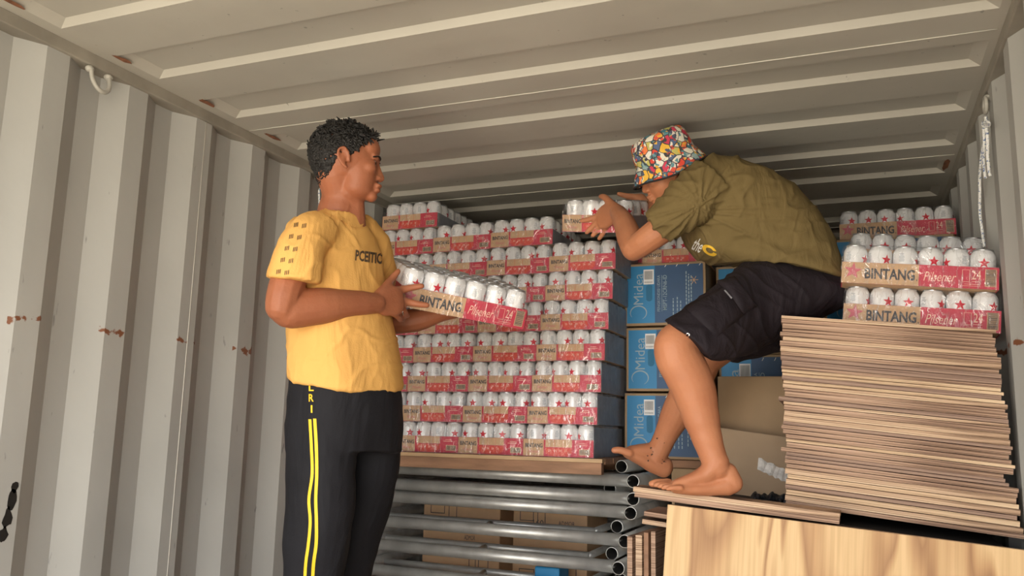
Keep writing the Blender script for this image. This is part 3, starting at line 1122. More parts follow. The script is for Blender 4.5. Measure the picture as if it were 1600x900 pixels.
def blue_carton(loc, dims, label, rot=(0, 0, 0), sticker=True, group='blue air conditioner cartons'):
    t = thing('appliance_carton', label, 'carton', loc, rot, group)
    W, D, H = dims
    mb = MB(); mb.box((0, 0, 0), (W, D, H), M_KRAFT2, bev=0.003); mb.build('box_body', t)
    mb = MB()
    e = 0.010
    frect(mb, e, e, W * 0.38, H - e, M_BLUE)
    frect(mb, W * 0.38, e, W - e, H - e, M_NAVY)
    # handle slot
    n = 16
    cx, cz = W * 0.31, H * 0.52
    mb.face([(cx + 0.013 * math.cos(2 * PI * i / n), -0.0016, cz + (0.022 if math.sin(2 * PI * i / n) > 0 else -0.022) + 0.012 * math.sin(2 * PI * i / n)) for i in range(n)], mat_slot)
    up, rt = V((0, 0, 1)), V((-1, 0, 0))
    def vt(g, x, z, ln, h, m):      # text reading upwards
        put_text(mb, g, TM((x, -0.0018, z), up, rt, ln, h), m)
    vt(G_MID, W * 0.235, H * 0.34, H * 0.50, W * 0.12, M_GREY_INK)
    # swoosh ring of the emblem
    pts = []
    for i in range(26):
        a_ = math.radians(-60 + i * 11)
        pts.append(V((W * 0.175 + 0.033 * math.cos(a_), -0.0018, H * 0.205 + 0.028 * math.sin(a_))))
    for i in range(25):
        w1 = 0.0022 * math.sin(PI * (i + .5) / 25) + .0006
        a_, b2 = pts[i], pts[i + 1]
        d = (b2 - a_).normalized()
        nn = V((-d.z, 0, d.x)) * w1
        mb.face([a_ - nn, b2 - nn, b2 + nn, a_ + nn], M_GREY_INK)
    vt(G_L1, W * 0.445, H * 0.22, H * 0.58, W * 0.035, M_GREY_INK)
    vt(G_L2, W * 0.53, H * 0.24, H * 0.56, W * 0.05, M_GREY_INK)
    frect(mb, W * 0.465, H * .22, W * 0.47, H * .8, M_GREY_INK, 0.0016)
    for i, (x, z0, z1) in enumerate(((.60, .16, .42), (.65, .16, .44), (.69, .16, .38), (.76, .20, .86), (.79, .30, .80), (.82, .25, .78))):
        zz = z0
        while zz < z1:
            frect(mb, W * x, H * zz, W * (x + 0.012), H * min(z1, zz + 0.045), M_GREY_INK, 0.0016)
            zz += 0.06
    # snow crystal and corner ticks
    cx, cz = W * 0.86, H * 0.70
    for k in range(6):
        a_ = k * PI / 3
        d = V((math.cos(a_), 0, math.sin(a_)))
        nn = V((-d.z, 0, d.x)) * 0.0012
        c = V((cx, -0.0018, cz))
        mb.face([c - nn, c + d * 0.017 - nn, c + d * 0.017 + nn, c + nn], M_KRAFT)
    for k in range(4):
        x = W * (0.50 + 0.14 * k)
        mb.face([(x, -0.0018, H * .93), (x + 0.003, -0.0018, H * .93), (x + 0.009, -0.0018, H * .965), (x + 0.006, -0.0018, H * .965)], M_WHITE)
    mb.build('printed_panel', t)
    if sticker:
        mb = MB()
        x0, x1, z0, z1 = W * 0.24, W * 0.37, H * 0.66, H * 0.90
        frect(mb, x0, z0, x1, z1, M_WHITE, 0.0022)
        xx = x0 + 0.004
        while xx < x1 - 0.005:
            frect(mb, xx, z0 + 0.02, xx + 0.0014, z1 - 0.006, M_BLACK, 0.0026)
            frect(mb, xx, z0 + 0.005, xx + 0.0010, z0 + 0.012, M_BLACK, 0.0026)
            xx += 0.0028
        mb.build('barcode_sticker', t)
    return t


mat_slot = mat('dark_teal_slot', (0.01, 0.15, 0.30), 0.6)
WB = 0.325
for i, zz in ((2, -0.100), (3, 0.160), (4, 0.420)):
    lab = {4: 'blue and navy appliance carton with barcode sticker, topmost beside the bending man\'s knee', 3: 'blue and navy appliance carton, second from the top behind the knee', 2: 'blue and navy appliance carton, third from the top behind the crossed shins'}[i]
    blue_carton((-0.852 + (0.006 if i % 2 else 0), 3.30, CZ + zz), (WB, 0.62, 0.252), lab, sticker=True)
mb = MB(); mb.box((-0.86, 3.31, CZ - 0.132), (-0.53, 3.92, CZ - 0.102), M_TIMBER, bev=0.002); tag(mb.build('plank'), 'timber plank under the column of blue cartons, lying on the tubes', 'plank')
mb = MB(); mb.box((-0.675, 3.33, 0), (-0.535, 3.92, CZ - 0.134), M_KRAFT2, bev=0.004); tag(mb.build('carton'), 'plain carton on the floor under the column of blue cartons', 'carton')
blue_carton((-0.505, 3.42, CZ + 0.312), (0.33, 0.5, 0.355), 'tall blue appliance carton half hidden behind the dark shorts')
blue_carton((-0.500, 3.42, CZ - 0.045), (0.33, 0.5, 0.355), 'blue appliance carton below the shorts, above the plain brown carton', sticker=True)
blue_carton((-0.500, 3.44, CZ - 0.403), (0.33, 0.5, 0.355), 'blue appliance carton hidden behind the plain brown carton')
mb = MB(); mb.box((-0.50, 3.42, 0), (-0.17, 3.92, CZ - 0.405), M_KRAFT2, bev=0.004); tag(mb.build('carton'), 'plain carton on the floor behind the brown carton', 'carton')
# support under the furthest tray at right
blue_carton((-0.10, 3.42, CZ + 0.395), (0.46, 0.5, 0.355), 'blue appliance carton under the furthest tray of cans at right')
blue_carton((-0.10, 3.42, CZ + 0.035), (0.46, 0.5, 0.355), 'blue appliance carton behind the plywood stack, second down')
mb = MB(); mb.box((-0.10, 3.42, 0), (0.36, 3.92, CZ + 0.033), M_KRAFT2, bev=0.004); tag(mb.build('carton'), 'tall plain carton on the floor behind the plywood stack', 'carton')
# plain brown carton
a = PY(1121, 588, 3.12); b_ = PY(1121, 700, 3.12)
carton('carton', 'plain brown carton standing between the shin and the plywood stack', (a.x, 3.12, CZ - 0.32), (0.36, 0.28, a.z - CZ + 0.32), (0, 0, 0), M_KRAFT2)
mb = MB(); mb.box((-0.51, 3.125, 0), (-0.14, 3.40, CZ - 0.324), M_KRAFT2, bev=0.004); tag(mb.build('carton'), 'plain carton on the floor under the standing brown carton', 'carton')


M_TAPE = mat('clear_tape', (0.72, 0.68, 0.62), 0.18, var=0.25, scale=40, bump=0.5, bscale=50)
def taped(t, W, D, H):
    mb = MB(); n = 10
    x0, x1, z0, z1 = W * .50, W * .78, H * .50, H * .66
    top, bot = [], []
    for i in range(n + 1):
        x = x0 + (x1 - x0) * i / n
        top.append((x, -0.002 - 0.003 * abs(math.sin(i * 2.1)), z1 - 0.03 * i / n + 0.003 * math.sin(i * 1.7)))
        bot.append((x, -0.002 - 0.002 * abs(math.sin(i * 1.3)), z0 - 0.03 * i / n + 0.003 * math.sin(i * 2.9)))
    for i in range(n):
        mb.face([bot[i], bot[i + 1], top[i + 1], top[i]], M_TAPE)
    mb.build('clear_tape', t)


a = P(1092, 772, 2.88)
carton('carton', 'open brown carton flap with a strip of clear tape beside the bare foot', (a.x, a.y, a.z - 0.01), (0.36, 0.10, 0.245), (math.radians(-6), math.radians(7), math.radians(4)), mat('lighter_carton', (0.47, 0.34, 0.22), 0.8, var=0.12, scale=5, bump=0.1, bscale=14), taped)
M_BAG = mat('black_plastic', (0.02, 0.022, 0.028), 0.45, var=0.3, scale=30, bump=0.5, bscale=25)
# ------------------------------------------------------------------ plywood
TILT = math.radians(5.6)
sx0, sy0 = -0.188, 2.50
zb0, zt0 = CZ - 0.188, CZ + 0.337
H_ = zt0 - zb0
ns = 42
TT = thing  # alias
zc_ = 0.0
rp = random.Random(21)
ths = [rp.choice((0.009, 0.012, 0.012, 0.015)) for _ in range(ns)]
sc_ = H_ / sum(ths)
ORD = ['topmost', 'second', 'third', 'fourth', 'fifth', 'sixth', 'seventh', 'eighth', 'ninth', 'tenth', 'eleventh', 'twelfth', 'thirteenth', 'fourteenth', 'fifteenth', 'sixteenth', 'seventeenth', 'eighteenth', 'nineteenth', 'twentieth']
TONE = {0: 'pale', 1: 'tan', 2: 'brown', 3: 'cream'}


def nth(i):
    n_ = i + 1
    if i < 20:
        return ORD[i]
    tens = {2: 'twenty', 3: 'thirty', 4: 'forty'}[n_ // 10]
    return tens[:-1] + 'ieth' if n_ % 10 == 0 else tens + '-' + ['', 'first', 'second', 'third', 'fourth', 'fifth', 'sixth', 'seventh', 'eighth', 'ninth'][n_ % 10]


acc = 0.0
Mst = Matrix.Translation((sx0, sy0, zb0)) @ Euler((math.radians(-1.0), TILT, math.radians(1.5))).to_matrix().to_4x4()
for i in range(ns):
    idx = ns - 1 - i
    h = ths[i] * sc_
    k = rp.choice((0, 0, 1, 1, 1, 0, 2, 2, 3))
    if i in (27, 28):
        k = 2 if i == 27 else 3
    mb = MB()
    grow = -0.004 * (i / ns)
    dx0 = rp.uniform(-0.006, 0.004) + (0.0 if rp.random() > .08 else -0.012)
    dx1 = rp.uniform(-0.008, 0.006) - (0.02 if 8 < i < 12 else 0)
    dy = rp.uniform(-0.004, 0.004)
    wd = 0.563 - 0.024 * i / ns
    mb.box((dx0, dy, 0.0004), (wd + dx1, 0.58 + dy, h - rp.uniform(0.0004, 0.0014)), M_PE[k])
    # slight ragged front edge
    o = mb.build('plywood_sheet')
    o.matrix_world = Mst @ Matrix.Translation((-acc * math.sin(TILT) * 1.05, 0, acc))
    acc += h
    tag(o, '%s-edged plywood sheet in the tall stack at right, %s from the top' % (TONE[k], nth(idx)) if idx else 'topmost sheet of the tall plywood stack, under the cans', 'plywood', 'plywood sheets in the tall stack')
# the big sheet standing in front
def plywood_panel(name, label, M, dims, mface, medge, cat='plywood'):
    mb = MB()
    W, D, H = dims
    mb.box((0, 0, 0), (W, D, H), medge, bev=0.0008)
    k = mb.mi(mface)
    for f in mb.bm.faces:
        if abs(f.normal.y) > 0.9:
            f.material_index = k
    o = mb.build(name)
    o.matrix_world = M
    return tag(o, label, cat)


plywood_panel('plywood_board', 'large upright plywood board with flame grain, at the front right', Matrix.Translation((-0.580, 2.385, -0.0)) @ Euler((0, math.radians(4.1), 0)).to_matrix().to_4x4() @ Matrix.Translation((0, 0, 0.03)), (0.895, 0.018, 1.168), M_PLYFACE, M_PE[0])
a = PY(989, 760, 2.395)
for i, (lab, dz, k) in enumerate((('upper of the two plywood strips the man stands on', -0.014, 0), ('lower of the two plywood strips under the bare foot', -0.0285, 1))):
    mb = MB(); mb.box((0.004 * i, 0, 0), (0.545 + (0 if i == 0 else -0.002), 0.10, 0.0138), M_PE[k], bev=0.0005)
    o = mb.build('plywood_strip')
    o.matrix_world = Matrix.Translation(a + V((0, 0, dz))) @ Euler((0, math.radians(4.4), math.radians(-0.3))).to_matrix().to_4x4()
    tag(o, lab, 'plywood')
# crate carrying the stack, behind the upright board
t = thing('wooden_crate', 'timber crate darkened as gap shade, behind the upright board, carrying the plywood stack', 'crate', (-0.50, 2.51, 0))
M_GAP_SHADE = mat('gap_shade_timber', (0.05, 0.035, 0.025), 0.85, var=0.3, scale=8)  # near-black colour paints the shade of the gap below the plywood stack
mb = MB()
mb.rings([[V((0, 0, z_)), V((0.84, 0, z_ - dz_)), V((0.84, 0.58, z_ - dz_)), V((0, 0.58, z_))] for z_, dz_ in ((0, 0), (CZ - 0.188, 0.0835))], M_GAP_SHADE, smooth=False)
mb.build('crate_body', t)
# small offcuts left of the upright board
for i, (px, py, w_, h_, rz, lab, k) in enumerate((
        (980, 838, 0.016, 0.45, 0.0, 'plywood offcut standing on edge beside the tube ends, leftmost', 1),
        (993, 836, 0.020, 0.45, 0.0, 'plywood offcut standing on edge, second from the tubes', 0),
        (1006, 832, 0.014, 0.46, 0.0, 'thin plywood offcut standing on edge, third from the tubes', 2),
        (1017, 830, 0.014, 0.47, 0.0, 'plywood offcut standing on edge against the upright board', 1))):
    p = PY(px, py, 2.60)
    mb = MB(); mb.box((0, 0, -p.z), (w_, 0.26, 0), M_PE[k] if k != 2 else M_TIMBER, bev=0.0006)
    o = mb.build('plywood_offcut'); o.location = p; o.rotation_euler = (0, 0, -0.06)
    tag(o, lab, 'plywood', 'plywood offcuts by the steel tubes')
for i, (px, py, lab) in enumerate(((1003, 818, 'flat plywood offcut lying under the strip the man stands on, lower'), (1006, 806, 'flat plywood offcut lying under the strip the man stands on, upper'))):
    p = PY(px, py, 2.62)
    mb = MB(); mb.box((0, 0, 0), (0.12, 0.2, 0.014), M_PE[i], bev=0.0006)
    o = mb.build('plywood_offcut'); o.location = p; o.rotation_euler = (0, T5, 0)
    tag(o, lab, 'plywood', 'plywood offcuts by the steel tubes')
# ------------------------------------------------------------------ people
RH = V((cR.x, cR.y, 0)).normalized()
FH = V((cF.x, cF.y, 0)).normalized()
UZ = V((0, 0, 1))


def skin_mat(name, c, c2):
    return mat(name, c, 0.50, var=0.0, scale=9, col2=c2, bump=0.12, bscale=120, sss=0.08, spec=0.35)


def cloth_mat(name, c, var=0.12, fold=0.35, fs=7.0, rough=0.85):
    m = mat(name, c, rough, var=var, scale=5, bump=0.10, bscale=260, spec=0.2)
    t = m.node_tree
    b = t.nodes['Principled BSDF']
    tc = t.nodes.new('ShaderNodeTexCoord')
    mp = t.nodes.new('ShaderNodeMapping'); mp.inputs['Rotation'].default_value = (0.2, 0.9, 0.3); mp.inputs['Scale'].default_value = (1.0, 1.0, 0.35)
    n = t.nodes.new('ShaderNodeTexNoise'); n.inputs['Scale'].default_value = fs * 2; n.inputs['Detail'].default_value = 3; n.inputs['Distortion'].default_value = 1.0
    bp = t.nodes.new('ShaderNodeBump'); bp.inputs['Strength'].default_value = fold; bp.inputs['Distance'].default_value = 0.03
    t.links.new(tc.outputs['Object'], mp.inputs[0]); t.links.new(mp.outputs[0], n.inputs[0]); t.links.new(n.outputs[0], bp.inputs['Height'])
    old = [l for l in t.links if l.to_node == b and l.to_socket.name == 'Normal']
    if old:
        t.links.new(bp.outputs[0], old[0].from_node.inputs['Normal'])
    else:
        t.links.new(bp.outputs[0], b.inputs['Normal'])
    return m


def bake(mb, name, parent, vox, smooth=3, fold=None, factor=0.5):
    """fuse all volumes of mb into one continuous surface"""
    m = mb.mats[0]
    me0 = mb.mesh(name)
    o = bpy.data.objects.new(name, me0)
    COL.objects.link(o)
    r = o.modifiers.new('fuse', 'REMESH'); r.mode = 'VOXEL'; r.voxel_size = vox; r.use_smooth_shade = True
    if smooth:
        s = o.modifiers.new('soften', 'SMOOTH'); s.iterations = smooth; s.factor = factor
    dg = bpy.context.evaluated_depsgraph_get()
    dg.update()
    me = bpy.data.meshes.new_from_object(o.evaluated_get(dg))
    o.modifiers.clear()
    o.data = me
    bpy.data.meshes.remove(me0)
    me.materials.clear()
    me.materials.append(m)
    if fold:
        ns = [v.normal.copy() for v in me.vertices]
        for v, n in zip(me.vertices, ns):
            v.co = v.co + n * fold(v.co, n)
    for p in me.polygons:
        p.use_smooth = True
    me.update()
    if parent is not None:
        o.parent = parent
        o.matrix_parent_inverse = parent.matrix_basis.inverted()
    return o


def bvh_of(o):
    me = o.data
    return BVHTree.FromPolygons([v.co.copy() for v in me.vertices], [tuple(p.vertices) for p in me.polygons])


CAMP = V((0, 0, CZ))


def decal(name, parent, bvh, geo, m, off=0.0015, cuts=0, thick=True):
    """print following the cloth: geo = (verts as photo pixels, faces), laid on the surface"""
    vs, fs = geo
    mb = MB()
    k = mb.mi(m)
    bv = [mb.bm.verts.new((v[0], v[1], 0)) for v in vs]
    for f in fs:
        try:
            mb.bm.faces.new([bv[i] for i in f])
        except ValueError:
            pass
    if cuts:
        bmesh.ops.triangulate(mb.bm, faces=mb.bm.faces[:])
        for _ in range(cuts):
            bmesh.ops.subdivide_edges(mb.bm, edges=[e for e in mb.bm.edges if e.calc_length() > 3.0], cuts=1)
            bmesh.ops.triangulate(mb.bm, faces=mb.bm.faces[:])
    dead = []
    for v in mb.bm.verts:
        d = (P(v.co.x, v.co.y, 1.0) - CAMP).normalized()
        h = bvh.ray_cast(CAMP, d)
        if h[0] is None:
            dead.append(v)
        else:
            v.co = h[0] + h[1].normalized() * off * (1 if h[1].dot(d) < 0 else -1)
    if dead:
        bmesh.ops.delete(mb.bm, geom=dead, context='VERTS')
    for f in mb.bm.faces:
        f.material_index = 0
        f.smooth = True
    me = mb.mesh(name)
    o = link(name, me)
    if parent is not None:
        o.parent = parent
        o.matrix_parent_inverse = (parent.matrix_parent_inverse.inverted() if parent.parent else parent.matrix_basis.inverted()) if parent.type == 'EMPTY' else Matrix.Identity(4)
    return o


def px_text(txt, x, y, w_, h_, ang=0.0, shear=0.0, bold=0.01):
    vs, fs = fit_text(txt, w_, h_, shear=shear, bold=bold)
    c, s = math.cos(ang), math.sin(ang)
    return [(x + v.x * c + v.y * s, y + v.x * s - v.y * c) for v in vs], fs


def px_strip(pts, w_):
    vs, fs = [], []
    for i, (x, y) in enumerate(pts):
        vs += [(x - w_ / 2, y), (x + w_ / 2, y)]
        if i:
            fs.append((2 * i - 2, 2 * i - 1, 2 * i + 1, 2 * i))
    return vs, fs


def densify(pts, n):
    p, _ = catmull([V((a, b, 0)) for a, b in pts], [1] * len(pts), n)
    return [(q.x, q.y) for q in p]


def LB(mb, pts, rads, m, n=12, sub=3):
    mb.limb([P(*p) for p in pts], rads, m, n, sub)


def ring_of(c, A, B, n=28, e=2.3):
    out = []
    for i in range(n):
        t = 2 * PI * i / n
        cx, sx = math.cos(t), math.sin(t)
        out.append(c + A * (math.copysign(abs(cx) ** (2 / e), cx)) + B * (math.copysign(abs(sx) ** (2 / e), sx)))
    return out


def head_shape(mb, C, f, up, m, s=1.0):
    """head volumes; C cranium centre, f forward, up up"""
    l = up.cross(f).normalized()
    rot = Matrix((f, l, up)).transposed()

    def at(x, y, z):
        return C + (f * x + l * y + up * z) * s
    def bl(c, r, sub=3):
        mb.blob(at(*c), tuple(q * s for q in r), m, rot, sub)
    bl((-.008, 0, .006), (.095, .074, .090))
    bl((.042, 0, -.040), (.054, .060, .082))
    bl((.040, 0, -.085), (.050, .050, .038))
    bl((.082, 0, -.106), (.018, .022, .017))
    bl((.083, 0, .002), (.017, .048, .011))
    bl((.060, 0, .030), (.038, .056, .040))
    mb.limb([at(.089, 0, -.008), at(.097, 0, -.028), at(.1045, 0, -.049)], [.008 * s, .009 * s, .0120 * s], m, 10)
    for sg in (-1, 1):
        bl((.098, sg * .012, -.053), (.010, .008, .007), 2)
        bl((.066, sg * .040, -.034), (.024, .020, .018))
        bl((.074, sg * .034, -.016), (.014, .017, .007), 2)
        # ear: helix loop, lobe and bowl
        e = [at(.012, sg * .072, -.030), at(.008, sg * .078, -.010), at(-.004, sg * .083, .004), at(-.018, sg * .085, -.002), at(-.020, sg * .083, -.020), at(-.010, sg * .078, -.038), at(.006, sg * .073, -.050)]
        mb.limb(e, [.0045 * s] * 7, m, 8)
        mb.limb([at(-.004, sg * .073, -.006), at(-.008, sg * .076, -.020), at(.0, sg * .073, -.045)], [.007 * s, .006 * s, .005 * s], m, 8)
    bl((.098, 0, -.0745), (.014, .023, .0065), 2)
    bl((.096, 0, -.0875), (.013, .020, .007), 2)
    return at, l


M_SKIN1 = skin_mat('brown_skin', (0.385, 0.140, 0.070), (0.32, 0.110, 0.054))
M_SKIN2 = skin_mat('tanned_skin', (0.56, 0.235, 0.120), (0.48, 0.190, 0.095))
M_YEL = cloth_mat('yellow_cotton', (0.82, 0.455, 0.135), 0.05, 0.35, 5)
M_TRK = cloth_mat('black_tracksuit_cloth', (0.017, 0.017, 0.021), 0.2, 0.4, 5, rough=0.75)
M_YSTR = mat('bright_yellow_stripe', (0.90, 0.58, 0.02), 0.6)
M_OLIVE = cloth_mat('olive_cotton', (0.190, 0.137, 0.056), 0.10, 0.45, 6)
M_SHORT = cloth_mat('dark_aubergine_cloth', (0.026, 0.020, 0.026), 0.25, 0.5, 7, rough=0.7)
M_HAIR = mat('black_hair', (0.018, 0.016, 0.015), 0.55, var=0.4, scale=60, spec=0.4)
M_SHPR = mat('dark_shirt_print', (0.09, 0.055, 0.03), 0.8)
M_EYE = mat('eye_white', (0.65, 0.60, 0.55), 0.25)
M_IRIS = mat('dark_iris', (0.02, 0.012, 0.008), 0.2)
M_SILVER = mat('silver_ring', (0.75, 0.75, 0.76), 0.2, metal=1.0)
M_WPRINT = mat('white_shirt_print', (0.80, 0.80, 0.76), 0.7)
M_YPRINT = mat('yellow_shirt_print', (0.85, 0.52, 0.04), 0.7)

# ---- the man in yellow
Y = thing('person', 'man in yellow T-shirt and black striped trousers standing, lifting a tray of cans', 'person', P(510, 1130, 2.40))
bpy.context.view_layer.update()
mb = MB()
f1 = (RH * 0.975 + FH * 0.20 - UZ * 0.03).normalized()
u1 = (UZ - f1 * UZ.dot(f1)).normalized()
C1 = P(540, 247, 2.41)
at1, l1 = head_shape(mb, C1, f1, u1, M_SKIN1, 0.985)
# neck and upper back
mb.limb([at1(-.030, 0, -.045), P(531, 303, 2.42), P(527, 336, 2.42), P(524, 372, 2.42)], [(.052, .052), (.050, .052), (.056, .060), (.08, .085)], M_SKIN1, 18)
mb.limb([at1(.015, 0, -.10), P(548, 318, 2.42), P(545, 352, 2.42)], [(.03, .04), (.034, .04), (.045, .05)], M_SKIN1, 14)
S1 = (RH * 0.55 + FH * 0.83).normalized()
D1 = (RH * 0.83 - FH * 0.55).normalized()
rg = [ring_of(P(520, y, 2.40), S1 * s, D1 * d, 24) for y, s, d in ((372, .13, .05), (400, .15, .07), (480, .13, .07), (600, .12, .07), (660, .11, .07))]
mb.rings(rg, M_SKIN1)
LB(mb, [(480, 372, 2.27), (462, 410, 2.23), (446, 452, 2.19), (440, 478, 2.18)], [.050, .050, .046, .043], M_SKIN1)
LB(mb, [(440, 478, 2.18), (455, 483, 2.20), (500, 478, 2.24), (550, 474, 2.30), (588, 474, 2.36)], [(.043, .040), (.052, .046), (.050, .045), (.037, .034), (.029, .027)], M_SKIN1, 16)
# right hand: palm, back of the hand towards us
LB(mb, [(586, 474, 2.36), (600, 471, 2.385), (616, 470, 2.41), (624, 469, 2.425)], [(.029, .026), (.042, .021), (.044, .017), (.039, .014)], M_SKIN1, 14)
zc = 2.452
LB(mb, [(608, 460, 2.41), (620, 455, 2.432), (632, 452, 2.447), (645, 449, zc), (659, 447, zc)], [.014, .0145, .0118, .0100, .0086], M_SKIN1, 10)
LB(mb, [(610, 469, 2.41), (624, 469, 2.435), (638, 472, 2.45), (652, 475, zc), (667, 477, zc + .003)], [.014, .0148, .0118, .0102, .0088], M_SKIN1, 10)
LB(mb, [(619, 479, 2.43), (630, 484, 2.45), (634, 492, 2.49), (637, 493, 2.53)], [.0115, .0100, .0095, .008], M_SKIN1, 10)
LB(mb, [(612, 488, 2.42), (621, 494, 2.44), (626, 500, 2.48), (630, 500, 2.52)], [.0105, .0092, .0085, .007], M_SKIN1, 10)
LB(mb, [(596, 458, 2.385), (604, 447, 2.41), (612, 436, 2.44), (622, 424, 2.455)], [.017, .0135, .0115, .0085], M_SKIN1, 10)
# left arm, behind the tray
LB(mb, [(572, 378, 2.55), (590, 430, 2.62), (600, 485, 2.66), (612, 505, 2.66)], [.048, .046, .042, .038], M_SKIN1)
LB(mb, [(612, 503, 2.66), (650, 500, 2.66), (690, 489, 2.67), (712, 486, 2.69)], [.040, .038, .028, .024], M_SKIN1)
LB(mb, [(712, 486, 2.69), (728, 487, 2.71), (745, 491, 2.73)], [(.016, .034), (.013, .040), (.010, .036)], M_SKIN1)
for k, (dy, dz) in enumerate(((0, 0), (2, .022), (3, .044), (4, .066))):
    LB(mb, [(740, 489 + dy, 2.69 + dz), (754, 492 + dy, 2.70 + dz), (764, 494 + dy, 2.71 + dz)], [.009, .0085, .007], M_SKIN1, 8, 2)
LB(mb, [(722, 488, 2.67), (738, 494, 2.64), (750, 492, 2.62)], [.012, .010, .008], M_SKIN1, 8)
# legs inside the trousers and bare feet
for kx, kz in ((0, -.0), (1, .0)):
    x0, x1, x2 = ((505, 490, 478), (560, 545, 512))[kx]
    z0 = (2.32, 2.52)[kx]
    LB(mb, [(x0, 640, z0), (x1, 850, z0), (x2, 1060, z0), (x2, 1105, z0)], [.045, .045, .04, .036], M_SKIN1)
    b0 = P(x2, 1112, z0)
    b0.z = P(510, 1130, 2.40).z + 0.036
    mb.limb([b0 - D1 * 0.03, b0 + D1 * 0.06, b0 + D1 * 0.15], [(.030, .034), (.030, .038), (.014, .045)], M_SKIN1, 12)
    for q in range(5):
        o_ = S1 * (q - 2) * 0.017
        bb = b0 + D1 * (0.165 - abs(q - 1) * .006) + o_ - UZ * .012
        mb.limb([bb, bb + D1 * 0.025], [.011, .009], M_SKIN1, 8)
body1 = bake(mb, 'body', Y, 0.0038, 3)
# eyes and eyebrows
for sg in (-1, 1):
    mb = MB()
    mb.blob(at1(.0775, sg * .031, -.0165), .0105, M_EYE, sub=3)
    mb.blob(at1(.0822, sg * .0325, -.0165), .0066, M_IRIS, sub=2)
    e_ = bake(mb, 'eye', Y, 0.0012, 0) if False else mb.build('eye')
    e_.parent = Y; e_.matrix_parent_inverse = Y.matrix_basis.inverted()
    mb = MB()
    for q in range(14):
        t = q / 13
        a = at1(.0985 - .020 * t * t, sg * (.014 + .036 * t), -.000 + .005 * math.sin(t * 3) - .004 * t)
        mb.limb([a, a + (f1 * .002 + l1 * sg * .006 + u1 * .001)], [.0022, .0012], M_HAIR, 6, 1)
    e_ = mb.build('eyebrow'); e_.parent = Y; e_.matrix_parent_inverse = Y.matrix_basis.inverted()
# short wavy hair
mb = MB()
rh = random.Random(4)


def scalp(th, ph, s=1.0):
    return V((-.008 + .098 * s * math.cos(th) * math.cos(ph), .077 * s * math.sin(th) * math.cos(ph), .008 + .094 * s * math.sin(ph)))


bvh1 = bvh_of(body1)


def hair_zone(p):
    """p local to the cranium centre"""
    if p.x > .080 - max(0, (.056 - p.z)) * 1.0:
        return False
    if p.z < .034 and p.x > .046 + (.034 - p.z) * -.2:
        return False
    if p.z < -.004 and p.x > .016:
        return False
    if p.z < -.014 and p.x > -.024 - (-.014 - p.z) * .35:
        return False
    return p.z > -.088


G = lambda v: at1(v.x, v.y, v.z)
Minv = Matrix((f1, l1, u1))
cnt = 0
tries = 0
while cnt < 2600 and tries < 30000:
    tries += 1
    dv = V((rh.gauss(0, 1), rh.gauss(0, 1), rh.gauss(0.1, 1))).normalized()
    src = at1(-.01, 0, -.02) 
    wd = f1 * dv.x + l1 * dv.y + u1 * dv.z
    h = bvh1.ray_cast(src + wd * .25, -wd)
    if h[0] is None:
        continue
    p = Minv @ (h[0] - C1) / 0.985
    if not hair_zone(p) or (abs(p.y) > .078 and p.z < .01 and p.x > -.035):
        continue
    cnt += 1
    n_ = (Minv @ h[1]).normalized()
    tan = n_.cross(V((rh.uniform(-1, 1), rh.uniform(-1, 1), rh.uniform(-1, 1)))).normalized()
    top = max(0, min(1, (p.z + .01) / .07))
    nape = max(0.0, min(1.0, (p.z + .088) / .03))
    L_ = (0.006 + 0.015 * top) * rh.uniform(.7, 1.3) * (.5 + .5 * nape)
    fl = V((0.5 if p.z > .05 else -.3, 0, 0.3 if p.z > .05 else -.8))
    d1 = (n_ * .6 + tan * .5 + fl * .5).normalized()
    d2 = (tan * .8 + n_ * .1 + fl * .7).normalized()
    q0 = p - n_ * .002
    q1 = q0 + d1 * L_ * .6
    q2 = q1 + d2 * L_ * .7
    w_ = .0036 if nape > .9 else .0022
    mb.tube([G(q0), G(q1), G(q2)], [w_, w_ * .9, w_ * .35], M_HAIR, 5, 2)
    if cnt % 3 == 0 and nape >= 1.0 and p.x < .062:
        mb.blob(G(p - n_ * .003), .0085, M_HAIR, sub=1)
e_ = mb.build('hair'); e_.parent = Y; e_.matrix_parent_inverse = Y.matrix_basis.inverted()
e_['label'] = 'short wavy black hair'

# T-shirt
mb = MB()
prof = [(333, 526, .072, .056), (343, 522, .125, .066), (356, 521, .158, .074), (375, 522, .168, .084), (405, 525, .166, .094), (440, 527, .166, .100), (480, 531, .168, .112), (520, 536, .170, .122), (560, 540, .174, .131), (585, 541, .177, .134), (600, 541, .178, .135)]
rg = []
for i, (y, cx, s, d) in enumerate(prof):
    c = P(cx, y, 2.40)
    r = ring_of(c, S1 * s, D1 * d, 36, 2.2)
    q = max(0, (y - 480) / 130.0)
    r = [p - UZ * (0.030 * q * ((p - c).dot(D1) / .14) - 0.010 * q * ((p - c).dot(S1) / .19)) for p in r]
    if i < 4:     # shoulders slope down from the neck
        r = [p - UZ * (0.020 * abs((p - c).dot(S1) / s) ** 2) for p in r]
    rg.append(r)
mb.rings(rg, M_YEL)
mb.limb([P(522, 350, 2.40), P(505, 356, 2.34), P(484, 369, 2.28)], [(.042, .060), (.048, .060), (.050, .058)], M_YEL, 20, 3)
mb.limb([P(530, 352, 2.40), P(548, 358, 2.47), P(566, 372, 2.53)], [(.040, .055), (.045, .055), (.048, .055)], M_YEL, 20, 3)
mb.tube([P(501, 358, 2.31), P(480, 374, 2.25), P(465, 405, 2.21), P(459, 438, 2.20)], [(.052, .056), (.062, .060), (.067, .066), (.066, .072)], M_YEL, 24, 3)
